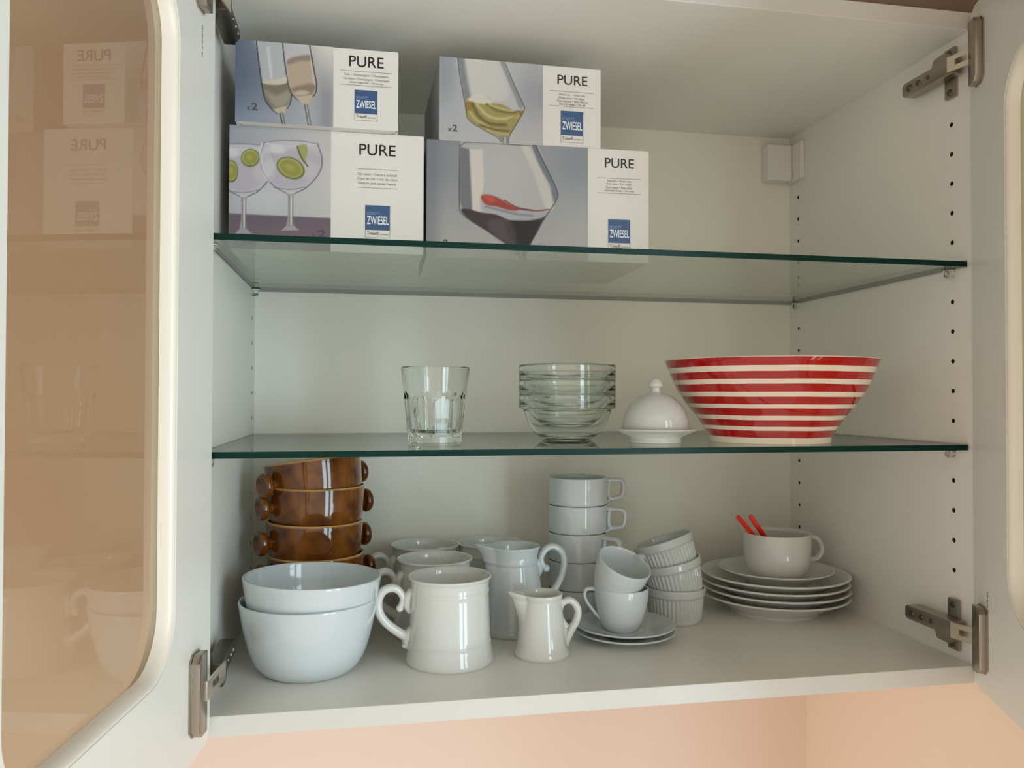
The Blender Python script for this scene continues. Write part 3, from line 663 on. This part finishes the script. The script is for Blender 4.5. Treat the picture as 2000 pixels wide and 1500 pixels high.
for i, (z, ax, ay, rz, dx, lab) in enumerate(pots):
    o = bp if i == 0 else dup(bp)
    o.location = (PX+dx, PY, z+0.0002)
    o.rotation_euler = (Matrix.Rotation(math.radians(ay), 3, 'Y') @ Matrix.Rotation(math.radians(ax), 3, 'X') @ Matrix.Rotation(math.radians(rz), 3, 'Z')).to_euler()
    tag(o, lab, 'pot', 'brown soup pots stacked at the left')

# ------------------------------------------------------------------ mugs with scroll handles
def mug():
    prof = dense([(0, 0.003), (0.040, 0.003), None, (0.041, 0), (0.0448, 0.0), None, (0.0460, 0.0022), (0.0457, 0.006), (0.0446, 0.012), (0.0436, 0.0185), None, (0.0436, 0.0205), (0.0438, 0.0215), (0.0434, 0.0225), (0.0430, 0.0232), None, (0.0421, 0.045), (0.0411, 0.0715), None, (0.0415, 0.0730), (0.0415, 0.0750), (0.0411, 0.0762), None, (0.0412, 0.0800), (0.0420, 0.0845), (0.0436, 0.0872), None, (0.0440, 0.0886), (0.0431, 0.0896), (0.0416, 0.0888), None, (0.0395, 0.082), (0.0378, 0.06), (0.0378, 0.02), (0.036, 0.009), (0.03, 0.006), (0, 0.0055)], 4)
    o = obj('mug', lathe(prof, 112), M_porcw, sm=40)
    k = 0.000546; Z = lambda y: (1288-y)*k; X = lambda x: (x-878)*k     # drawn from the side, then turned
    P = lambda x, y: (X(x), 0, Z(y))
    bm = bmesh.new()
    tube(bm, [P(783, 1181), P(788, 1166), P(781, 1151), P(767, 1144), P(751, 1149), P(742, 1164), P(742, 1184), P(751, 1203), P(767, 1219), P(784, 1231), P(801, 1240)], [0.0030, 0.0036, 0.0040, 0.0043, 0.0045, 0.0046, 0.0046, 0.0046, 0.0047, 0.005, 0.0058], flat=1.25)
    ball(bm, P(782, 1183), 0.0040, 1, 1.3, 1)
    tube(bm, [P(806, 1150), P(797, 1163), P(796, 1178), P(802, 1192)], [0.004, 0.0052, 0.0046, 0.003], flat=1.4)
    tube(bm, [P(806, 1222), P(797, 1236), P(795, 1250), P(801, 1260)], [0.004, 0.0055, 0.0042, 0.0030], flat=1.4); ball(bm, P(792, 1254), 0.0034, 1, 1.3, 1)
    bmesh.ops.recalc_face_normals(bm, faces=bm.faces)
    obj('handle', bm, M_porcw, o, sm=60)
    return o
m1 = mug()
for i, (x, y, a, lab) in enumerate([(0.2309, 0.114, 3, 'front white mug with scroll handle, nearest to the shelf edge'),
                                    (0.2235, 0.2085, 16, 'middle white mug with scroll handle, between the other two mugs'),
                                    (0.2195, 0.3000, 14, 'rear white mug at the left, nearest to the back panel'),
                                    (0.3040, 0.3010, -4, 'white mug mostly hidden behind the tall milk jug')]):
    o = m1 if i == 0 else dup(m1)
    o.location = (x, y, 0.0002); o.rotation_euler = (0, 0, math.radians(a)); tag(o, lab, 'mug', 'white scroll handle mugs in a row')

# ------------------------------------------------------------------ jugs
def spout_def(ang, width, ztop, zlow, out, lift):
    def f(t, r, z, k):
        d = (t-ang+PI) % (2*PI)-PI
        a = max(0.0, 1-abs(d)/width); h = max(0.0, (z-zlow)/(ztop-zlow)); h = min(h, 1.05)
        w = (a**1.25)*(h**1.35)
        return r+out*w, z+lift*w, 0, 0
    return f
def big_jug():
    prof = dense([(0, 0.003), (0.033, 0.003), None, (0.034, 0), (0.0368, 0.0), None, (0.0385, 0.003), (0.0380, 0.0085), None, (0.0372, 0.0095), (0.0362, 0.020), (0.0335, 0.045), (0.0296, 0.072), (0.0276, 0.080), None, (0.0282, 0.0812), (0.0284, 0.0835), (0.0276, 0.0852), None, (0.0277, 0.090), (0.0292, 0.0960), (0.0306, 0.0992), None, (0.0308, 0.1008), (0.0298, 0.1014), (0.0284, 0.1005), None, (0.0262, 0.094), (0.025, 0.084), (0.0300, 0.050), (0.033, 0.02), (0.031, 0.009), (0.02, 0.006), (0, 0.006)], 4)
    o = obj('jug', lathe(prof, 128, spout_def(PI, 0.52, 0.1008, 0.056, 0.0165, 0.003)), M_porc, sm=45)
    k = 0.000603; P = lambda x, y: ((x-1005)*k, 0, (1236-y)*k)
    bm = bmesh.new()
    tube(bm, [P(1070, 1117), P(1062, 1107), P(1060, 1094), P(1068, 1080), P(1080, 1074), P(1093, 1077), P(1104, 1088), P(1108, 1106), P(1104, 1128), P(1095, 1148), P(1082, 1165), P(1062, 1180), P(1052, 1186)], [0.0028, 0.0034, 0.0038, 0.004, 0.004, 0.0042, 0.0042, 0.0042, 0.0042, 0.0042, 0.0045, 0.005, 0.006], flat=1.2)
    ball(bm, P(1070, 1116), 0.0046, 1, 1.2, 1)
    tube(bm, [P(1096, 1078), P(1103, 1080), P(1109, 1079)], [0.003, 0.0022, 0.0006], flat=1.2)
    tube(bm, [P(1044, 1098), P(1054, 1108), P(1056, 1120), P(1052, 1134)], [0.004, 0.0052, 0.0042, 0.0026], flat=1.3); tube(bm, [P(1052, 1112), P(1063, 1106)], [0.004, 0.0035], flat=1.2)
    bmesh.ops.recalc_face_normals(bm, faces=bm.faces)
    obj('handle', bm, M_porc, o, sm=60); o.location = (0.3170, 0.2045, 0.0002); o.rotation_euler = (0, 0, math.radians(3))
    return tag(o, 'tall white milk jug with curled handle, behind the small jug', 'jug')
big_jug()
def small_jug():
    prof = dense([(0, 0.002), (0.025, 0.002), None, (0.026, 0), (0.0285, 0.0), None, (0.0298, 0.0025), (0.0292, 0.006), (0.0272, 0.0105), (0.0262, 0.018), (0.0238, 0.038), (0.0214, 0.0545), (0.0205, 0.0590), None, (0.0210, 0.0605), (0.0222, 0.0635), (0.0222, 0.0655), (0.0210, 0.0662), (0.0198, 0.0655), None, (0.0188, 0.060), (0.0198, 0.050), (0.024, 0.02), (0.0245, 0.008), (0.02, 0.005), (0, 0.005)], 4)
    o = obj('jug', lathe(prof, 128, spout_def(PI, 0.50, 0.0655, 0.030, 0.0145, 0.0026)), M_porcw, sm=45)
    k = 0.000552; P = lambda x, y: ((x-1058)*k, 0, (1283-y)*k)
    bm = bmesh.new()
    tube(bm, [P(1108, 1232), P(1099, 1219), P(1094, 1202), P(1098, 1187), P(1111, 1180), P(1124, 1187), P(1131, 1203), P(1127, 1221), P(1117, 1238), P(1108, 1255), P(1102, 1270), P(1096, 1281)], [0.0030, 0.0032, 0.0034, 0.0036, 0.0038, 0.0040, 0.0041, 0.0042, 0.0044, 0.0046, 0.0048, 0.005], flat=1.15)
    tube(bm, [P(1082, 1184), P(1090, 1182), P(1100, 1184)], [0.005, 0.0046, 0.004], flat=1.15)
    # the web between the tail of the handle and the body
    prism(bm, [(p[0], p[2]) for p in [P(1090, 1186), P(1096, 1190), P(1094, 1204), P(1099, 1220), P(1108, 1233), P(1106, 1250), P(1100, 1270), P(1084, 1272), P(1080, 1230)]], 'y', -0.0036, 0.0036, 0.0008)
    bmesh.ops.recalc_face_normals(bm, faces=bm.faces)
    obj('handle', bm, M_porcw, o, sm=60); o.location = (0.3304, 0.1143, 0.0002)
    return tag(o, 'small white creamer jug with loop handle, at the front of the shelf', 'jug')
small_jug()

# ------------------------------------------------------------------ stack of square-handled cups
def stack_cup():
    prof = dense([(0, 0.0025), (0.030, 0.0025), None, (0.0305, 0), (0.0332, 0.0), None, (0.0335, 0.0022), None, (0.0362, 0.0028), (0.0372, 0.0045), (0.0374, 0.010), (0.0378, 0.0330), (0.0378, 0.0358), None, (0.0373, 0.0366), (0.0364, 0.0366), (0.0358, 0.0358), None, (0.0355, 0.020), (0.0345, 0.008), (0.030, 0.0055), (0, 0.005)], 4)
    o = obj('coffee_cup', lathe(prof, 96), M_porc, sm=45); bm = bmesh.new(); r = 0.0022
    path = [(0.0360, -0.0045), (0.0460, -0.0050), (0.0560, -0.0055), (0.0600, -0.0090), (0.0604, -0.0170), (0.0585, -0.0245), (0.0540, -0.0275), (0.0470, -0.0285), (0.0415, -0.0300), (0.0365, -0.0340)]
    tube(bm, [(x, 0, 0.0366+z) for x, z in path], 0.0029, flat=1.7)
    tube(bm, [(x, 0, 0.0366+z) for x, z in [(0.0455, -0.0050), (0.0410, -0.0070), (0.0400, -0.0160), (0.0402, -0.0250), (0.0440, -0.0285)]], 0.0028, flat=1.7)
    bmesh.ops.recalc_face_normals(bm, faces=bm.faces)
    obj('handle', bm, M_porc, o, sm=60); return o
sc0 = stack_cup()
for i, (a, lab) in enumerate([(-55, 'lowest white stacking coffee cup, standing on the cabinet bottom'), (-60, 'second white stacking coffee cup from the bottom of the tall stack'),
                              (-46, 'middle cup of the stack of five white coffee cups'), (-24, 'white stacking coffee cup just below the topmost one'), (0, 'topmost white stacking coffee cup with square handle')]):
    o = sc0 if i == 0 else dup(sc0); o.location = (0.4097, 0.2600, 0.0002+0.0347*i); o.rotation_euler = (0, 0, math.radians(a))
    tag(o, lab, 'cup', 'stacked coffee cups with square handles')

# ------------------------------------------------------------------ saucers and espresso cups
def small_saucer(z, lab):
    prof = dense([(0, 0.002), (0.022, 0.002), None, (0.0225, 0), (0.025, 0), None, (0.027, 0.0022), (0.034, 0.0040), (0.046, 0.0072), (0.0560, 0.0100), None, (0.0574, 0.0112), (0.0570, 0.0122), (0.0555, 0.0122), None, (0.045, 0.0092), (0.033, 0.0062), (0.024, 0.0050), (0.0205, 0.0045), (0, 0.0045)], 4)
    o = obj('saucer', lathe(prof, 112), M_porc, None, (0.4365, 0.1520, z), sm=45)
    return tag(o, lab, 'saucer', 'small white saucers under the espresso cups')
small_saucer(0.0002, 'lower small white saucer, lying on the cabinet bottom'); small_saucer(0.0068, 'upper small white saucer, directly under the espresso cup')
def espresso():
    prof = dense([(0, 0.002), (0.0155, 0.002), None, (0.016, 0), (0.0182, 0), None, (0.0205, 0.0030), (0.0245, 0.0105), (0.0282, 0.022), (0.0304, 0.034), (0.0314, 0.0465), None, (0.0312, 0.0477), (0.0300, 0.0480), (0.0292, 0.0470), None, (0.0282, 0.034), (0.0262, 0.022), (0.0222, 0.0105), (0.015, 0.0050), (0, 0.0042)], 5)
    o = obj('espresso_cup', lathe(prof, 96), M_porc, sm=50); k = 0.000566; P = lambda x, y: ((x-1214)*k, 0, (1226-y)*k)
    bm = bmesh.new(); tube(bm, [P(1165, 1146), P(1154, 1144), P(1143, 1146), P(1139, 1156), P(1143, 1169), P(1152, 1182), P(1162, 1194), P(1172, 1203)], [0.003, 0.0022, 0.002, 0.002, 0.002, 0.002, 0.0024, 0.003], flat=1.7)
    bmesh.ops.recalc_face_normals(bm, faces=bm.faces); obj('handle', bm, M_porc, o, sm=60); return o
e1 = espresso(); e1.location = (0.4325, 0.1535, 0.0115); e1.rotation_euler = (0, 0, math.radians(-8))
tag(e1, 'white espresso cup with handle, standing upright on the saucers', 'cup', 'espresso cups on the saucers')
e2 = dup(e1); u = Vector((0.235, -0.40, 0.885)).normalized(); rc = Vector((0.4335, 0.1420, 0.0900))
q = Vector((0, 0, 1)).rotation_difference(u); e2.location = rc-u*0.048; e2.rotation_euler = (q.to_matrix() @ Matrix.Rotation(math.radians(-140), 3, 'Z')).to_euler()
tag(e2, 'tilted white espresso cup resting inside the upright one', 'cup', 'espresso cups on the saucers')

# ------------------------------------------------------------------ ramekins
def ramekin():
    prof = dense([(0, 0.0015), (0.027, 0.0015), None, (0.0275, 0), (0.0298, 0), None, (0.0312, 0.0018), (0.0316, 0.0040), None, (0.0322, 0.0044), (0.0340, 0.0180), (0.0354, 0.0320), None, (0.0360, 0.0330), (0.0372, 0.0342), (0.0376, 0.0360), (0.0380, 0.0415), None, (0.0377, 0.0430), (0.0364, 0.0432), (0.0352, 0.0424), None, (0.0340, 0.032), (0.0318, 0.010), (0.028, 0.0045), (0, 0.004)], 7)
    def fl(t, r, z, k):
        out = k < len(prof)*0.6 and 0.0042 < z < 0.0330 and r > 0.030
        if out:
            e = min(1.0, (z-0.0042)/0.0015, (0.0330-z)/0.0012)
            return r-0.0016*e*(0.5+0.5*math.cos(t*42))**2, z, 0, 0
        return r, z, 0, 0
    return obj('ramekin', lathe(prof, 352, fl), M_porc, sm=55)
r0 = ramekin(); r0.location = (0.5225, 0.2151, 0.0002)
tag(r0, 'lowest white fluted ramekin, standing on the cabinet bottom', 'ramekin', 'fluted ramekins in a leaning stack')
for (bx, by, bz, tx, ty, lab) in [(0.5255, 0.2135, 0.0330, -12.5, -3, 'middle white fluted ramekin with a tiny black speck, tilted'), (0.5205, 0.2135, 0.0600, -17, -8, 'topmost white fluted ramekin, tilted to the left')]:
    o = r0.copy(); C.objects.link(o); o.location = (bx, by, bz)
    o.rotation_euler = (Matrix.Rotation(math.radians(tx), 3, 'Y') @ Matrix.Rotation(math.radians(ty), 3, 'X')).to_euler()
    tag(o, lab, 'ramekin', 'fluted ramekins in a leaning stack')
    if 'speck' in lab:
        bm = bmesh.new(); ball(bm, Vector((0.0345*math.cos(math.radians(-55)), 0.0345*math.sin(math.radians(-55)), 0.0215)), 0.0007)
        obj('speck', bm, M_ink, o)

# ------------------------------------------------------------------ plates, saucer, breakfast cup, spoons
pprof = dense([(0, 0.003), (0.0515, 0.003), None, (0.052, 0), (0.0552, 0), None, (0.0575, 0.0046), (0.066, 0.0092), (0.078, 0.0155), (0.0900, 0.0212), None, (0.0930, 0.0224), (0.0936, 0.0236), (0.0924, 0.0246), (0.0900, 0.0244), None, (0.078, 0.0185), (0.066, 0.0122), (0.058, 0.0090), (0.052, 0.0086), (0, 0.0086)], 4)
pl = obj('plate', lathe(pprof, 128), M_porcw, sm=45)
for i, lab in enumerate(['lowest white side plate of the four, lying on the cabinet bottom', 'second white side plate from the bottom of the plate stack', 'third white side plate from the bottom, under the topmost plate', 'topmost white side plate, directly under the saucer']):
    o = pl if i == 0 else pl.copy()
    if i: C.objects.link(o)
    o.location = (0.6680+(0, 0.0004, -0.0006, 0.0003)[i], 0.2370, 0.0002+0.0088*i); tag(o, lab, 'plate', 'side plates stacked at the right')
sprof = dense([(0, 0.002), (0.033, 0.002), None, (0.034, 0), (0.0375, 0), None, (0.0400, 0.0030), (0.050, 0.0085), (0.063, 0.0150), (0.0700, 0.0184), None, (0.0722, 0.0200), (0.0716, 0.0212), (0.0700, 0.0210), None, (0.060, 0.0158), (0.049, 0.0105), (0.038, 0.0066), (0.030, 0.0058), (0, 0.0055)], 4)
o = obj('saucer', lathe(sprof, 112), M_porcw, None, (0.6700, 0.2370, 0.0355), sm=45); tag(o, 'large white saucer on the plate stack, under the cup with red spoons', 'saucer')
cprof = dense([(0, 0.002), (0.022, 0.002), None, (0.0225, 0), (0.0255, 0), None, (0.030, 0.0035), (0.0375, 0.0120), (0.0412, 0.024), (0.0426, 0.040), (0.0430, 0.0585), None, (0.0428, 0.0600), (0.0414, 0.0603), (0.0404, 0.0592), None, (0.0398, 0.040), (0.0385, 0.024), (0.034, 0.012), (0.025, 0.0055), (0, 0.0045)], 5)
cup = obj('tea_cup', lathe(cprof, 112), M_porcw, None, (0.6715, 0.2360, 0.0414), sm=50)
tag(cup, 'white rounded tea cup holding two red spoons, on the large saucer', 'cup')
k = 0.000668; P = lambda x, y: ((x-1517)*k, 0, (1131-y)*k)
bm = bmesh.new(); tube(bm, [P(1575, 1053), P(1584, 1052), P(1600, 1055), P(1610, 1067), P(1611, 1083), P(1600, 1095), P(1584, 1096), P(1573, 1095)], [0.0042, 0.0036, 0.0034, 0.0034, 0.0034, 0.0034, 0.0036, 0.0042], flat=1.5)
bmesh.ops.recalc_face_normals(bm, faces=bm.faces); obj('handle', bm, M_porcw, cup, sm=60)
def spoon(tip, foot, w, label):
    tip, foot = Vector(tip), Vector(foot); d = (tip-foot); L_ = d.length
    bm = bmesh.new()
    # handle: flat bar along local z with a rounded end; bowl: small hollow oval at the foot
    pts = [(-w*0.40, 0.018), (-w/2, 0.03), (-w/2, L_-w/2)] + [(-w/2*math.cos(a), L_-w/2+w/2*math.sin(a)) for a in [PI*i/8 for i in range(1, 8)]] + [(w/2, L_-w/2), (w/2, 0.03), (w*0.40, 0.018)]
    prism(bm, pts, 'y', -0.0009, 0.0009, 0.0003)
    o = obj('spoon', bm, M_red, None, foot, sm=40)
    zc = d.normalized(); vd = (Vector((0.138, -0.737, 0.277))-foot).normalized(); yc = -(vd-zc*vd.dot(zc)).normalized(); xc = yc.cross(zc)
    o.rotation_euler = Matrix((xc, yc, zc)).transposed().to_euler()
    bw = bmesh.new(); bmesh.ops.create_uvsphere(bw, u_segments=20, v_segments=10, radius=1, matrix=Matrix.Diagonal((0.0085, 0.0032, 0.0125, 1)))
    bmesh.ops.translate(bw, vec=(0, 0, 0.0125), verts=bw.verts)
    for v_ in bw.verts:
        if v_.co.y < 0: v_.co.y *= -0.55
    obj('spoon_bowl', bw, M_red, o, sm=60)
    return tag(o, label, 'spoon', 'red spoons in the tea cup')
spoon((0.6095, 0.222, 0.1262), (0.6855, 0.247, 0.0485), 0.0060, 'left red plastic spoon, reaching furthest out of the tea cup')
spoon((0.6285, 0.226, 0.1262), (0.6880, 0.235, 0.0485), 0.0064, 'right red plastic spoon, with a rounded end, in the tea cup')

# ------------------------------------------------------------------ middle shelf
def tumbler():
    N = 9; H = 0.0805; ro = lambda z: 0.0290+(0.0372-0.0290)*(z/H)**1.0
    zs = [0.0, 0.0006, 0.003, 0.0055, 0.0062, 0.0075] + [0.009+0.0013*i for i in range(32)] + [0.053, 0.056, 0.062, 0.070, 0.078, 0.0796]
    prof = [(0, 0.001), (0.024, 0.001), (0.0268, 0.0)]; no = len(prof)
    prof += [(ro(z), z) for z in zs]; ne = len(prof)
    prof += [(ro(H)-0.0006, H), (ro(H)-0.0014, H-0.0002)] + [(ro(z)-0.0022-0.0016*(1-z/H), z) for z in (0.072, 0.06, 0.05, 0.04, 0.03, 0.02, 0.014)] + [(0.0235, 0.0105), (0.018, 0.0090), (0.008, 0.0085), (0, 0.0083)]
    def df(t, r, z, kk):
        if no <= kk < ne:
            u_ = ((t*N/(2*PI)) % 1.0)*2-1
            if 0.0062 < z < 0.0508:
                uw = 0.94*(1 if z < 0.042 else math.sqrt(max(0, 1-((z-0.042)/0.0088)**2)))
                if abs(u_) < uw: r -= 0.0028*math.sqrt(1-(u_/uw)**2)*min(1, (z-0.0062)/0.002)
            elif z <= 0.0062: r -= 0.0009*(1-abs(u_))**0.7
        return r, z, 0, 0
    o = obj('tumbler', lathe(prof, 216, df), M_glass, None, (0.2170, 0.1380, S2+0.0002), (0, 0, 0.35), sm=32)
    return tag(o, 'clear faceted water tumbler standing alone on the lower glass shelf', 'glass')
tumbler()
gprof = dense([(0, 0.0018), (0.024, 0.0018), None, (0.0245, 0), (0.0275, 0), None, (0.030, 0.0022), (0.039, 0.0100), (0.0455, 0.0205), (0.0498, 0.0335), None, (0.0510, 0.0350), (0.0543, 0.0362), None, (0.0550, 0.0372), (0.0550, 0.0510), None, (0.0546, 0.0520), (0.0536, 0.0520), (0.0528, 0.0510), None, (0.0524, 0.0440), (0.0500, 0.0372), (0.0472, 0.0335), (0.043, 0.0215), (0.037, 0.0118), (0.028, 0.0052), (0.02, 0.0042), (0, 0.004)], 4)
gb = obj('glass_bowl', lathe(gprof, 128), M_glass, sm=40)
for i, lab in enumerate(['lowest clear glass bowl of the nested stack, standing on the glass shelf', 'middle clear glass bowl of the nested stack of three', 'topmost clear glass bowl of the nested stack, its rim uppermost']):
    o = gb if i == 0 else gb.copy()
    if i: C.objects.link(o)
    o.location = (0.3682, 0.1531, S2+0.0002+0.01645*i); tag(o, lab, 'bowl', 'nested clear glass bowls')

# butter dish with a domed cover
bd = empty('butter_dish', (0.4514, 0.0930, S2+0.0002)); tag(bd, 'small round white butter dish with domed cover, left of the striped bowl', 'butter dish')
bprof = dense([(0, 0.002), (0.024, 0.002), None, (0.0245, 0), (0.0272, 0), None, (0.0280, 0.0015), (0.0272, 0.0042), (0.0300, 0.0070), (0.0380, 0.0105), (0.0450, 0.0135), None, (0.0456, 0.0143), (0.0450, 0.0149), (0.0435, 0.0147), None, (0.040, 0.0130), (0.0375, 0.0120), (0.030, 0.0105), (0, 0.010)], 4)
obj('dish', lathe(bprof, 96), M_porcw, bd, sm=45)
dprof = [(0.0332, 0.0126), (0.0345, 0.0122), (0.0356, 0.0132)] + [(0.0360*math.cos(a), 0.0160+0.0385*math.sin(a)) for a in [math.radians(5+77*i/16) for i in range(17)]] + [(0.0012, 0.0545), (0, 0.0545), (0, 0.0528), (0.0012, 0.0527)] + [(0.0335*math.cos(a), 0.0160+0.0360*math.sin(a)) for a in [math.radians(80-75*i/12) for i in range(13)]]
bm = lathe([p if p[0] > 1e-6 else (0.0004, p[1]) for p in dprof], 96, closed=True)
cov = obj('domed_cover', bm, M_porcw, bd, sm=50)
kprof = dense([(0, 0.0520), (0.0062, 0.0520), (0.0056, 0.0548), (0.0052, 0.0585), None, (0.0060, 0.0592), (0.0082, 0.0608), (0.0080, 0.0632), None, (0.0062, 0.0665), (0.0035, 0.0690), (0, 0.0697)], 5)
obj('knob', lathe(kprof, 40), M_porcw, cov, sm=60)

# striped bowl
def stripes():
    mt = bpy.data.materials.new('red_and_white_stripes'); mt.use_nodes = True; nt = mt.node_tree; b = nt.nodes['Principled BSDF']; L = nt.links.new
    b.inputs['Roughness'].default_value = 0.08; b.inputs['Coat Weight'].default_value = 0.3; b.inputs['Coat Roughness'].default_value = 0.03
    tc = nt.nodes.new('ShaderNodeTexCoord'); sp = nt.nodes.new('ShaderNodeSeparateXYZ'); L(tc.outputs['Object'], sp.inputs[0])
    nz = nt.nodes.new('ShaderNodeTexNoise'); nz.inputs['Scale'].default_value = 1; mp = nt.nodes.new('ShaderNodeMapping'); mp.inputs['Scale'].default_value = (9, 9, 1400)
    L(tc.outputs['Object'], mp.inputs['Vector']); L(mp.outputs[0], nz.inputs['Vector']); nz.inputs['Detail'].default_value = 3
    wob = nt.nodes.new('ShaderNodeTexNoise'); wob.inputs['Scale'].default_value = 14; L(tc.outputs['Object'], wob.inputs['Vector'])
    ad = nt.nodes.new('ShaderNodeMath'); ad.operation = 'MULTIPLY_ADD'; L(wob.outputs['Fac'], ad.inputs[0]); ad.inputs[1].default_value = 0.0014; L(sp.outputs['Z'], ad.inputs[2])
    mr = nt.nodes.new('ShaderNodeMapRange'); L(ad.outputs[0], mr.inputs['Value']); mr.inputs['From Min'].default_value = 0.0007; mr.inputs['From Max'].default_value = 0.0907
    rp = nt.nodes.new('ShaderNodeValToRGB'); rp.color_ramp.interpolation = 'CONSTANT'; L(mr.outputs[0], rp.inputs[0])
    edges = [0.0062, 0.0140, 0.0182, 0.0252, 0.0298, 0.0373, 0.0415, 0.0495, 0.0542, 0.0624, 0.0675, 0.0749, 0.0806, 0.0890]
    el = rp.color_ramp.elements; el[0].position = 0; el[0].color = (0, 0, 0, 1); el.remove(el[1]); v_ = 1
    for e in edges: q_ = el.new(e/0.09); q_.color = (v_, v_, v_, 1); v_ = 1-v_
    red = nt.nodes.new('ShaderNodeMix'); red.data_type = 'RGBA'; L(nz.outputs['Fac'], red.inputs[0]); red.inputs[6].default_value = (*lin((134, 2, 2)), 1); red.inputs[7].default_value = (*lin((206, 14, 10)), 1)
    mx = nt.nodes.new('ShaderNodeMix'); mx.data_type = 'RGBA'; L(rp.outputs[0], mx.inputs[0]); mx.inputs[6].default_value = (*lin((240, 226, 210)), 1); L(red.outputs[2], mx.inputs[7])
    L(mx.outputs[2], b.inputs['Base Color']); return mt
stp = dense([(0, 0.003), (0.060, 0.003), None, (0.0615, 0), (0.0652, 0), None, (0.0655, 0.0055), (0.0668, 0.0078), None, (0.0786, 0.0262), (0.0918, 0.0430), (0.1035, 0.0620), (0.1148, 0.0890), None, (0.1146, 0.0900), (0.1132, 0.0903), (0.1122, 0.0895), None, (0.100, 0.062), (0.088, 0.0440), (0.074, 0.0270), (0.06, 0.0110), (0.04, 0.0075), (0, 0.007)], 7)
ko = next(i for i, p in enumerate(stp) if p[1] > 0.0899)
o = obj('serving_bowl', lathe(stp, 160, mis=lambda k_: 0 if k_ < ko+3 else 1), [stripes(), M_porcw], None, (0.5872, 0.0985, S2+0.0002), sm=50)
tag(o, 'large serving bowl with red and white horizontal stripes, on the lower glass shelf', 'bowl')
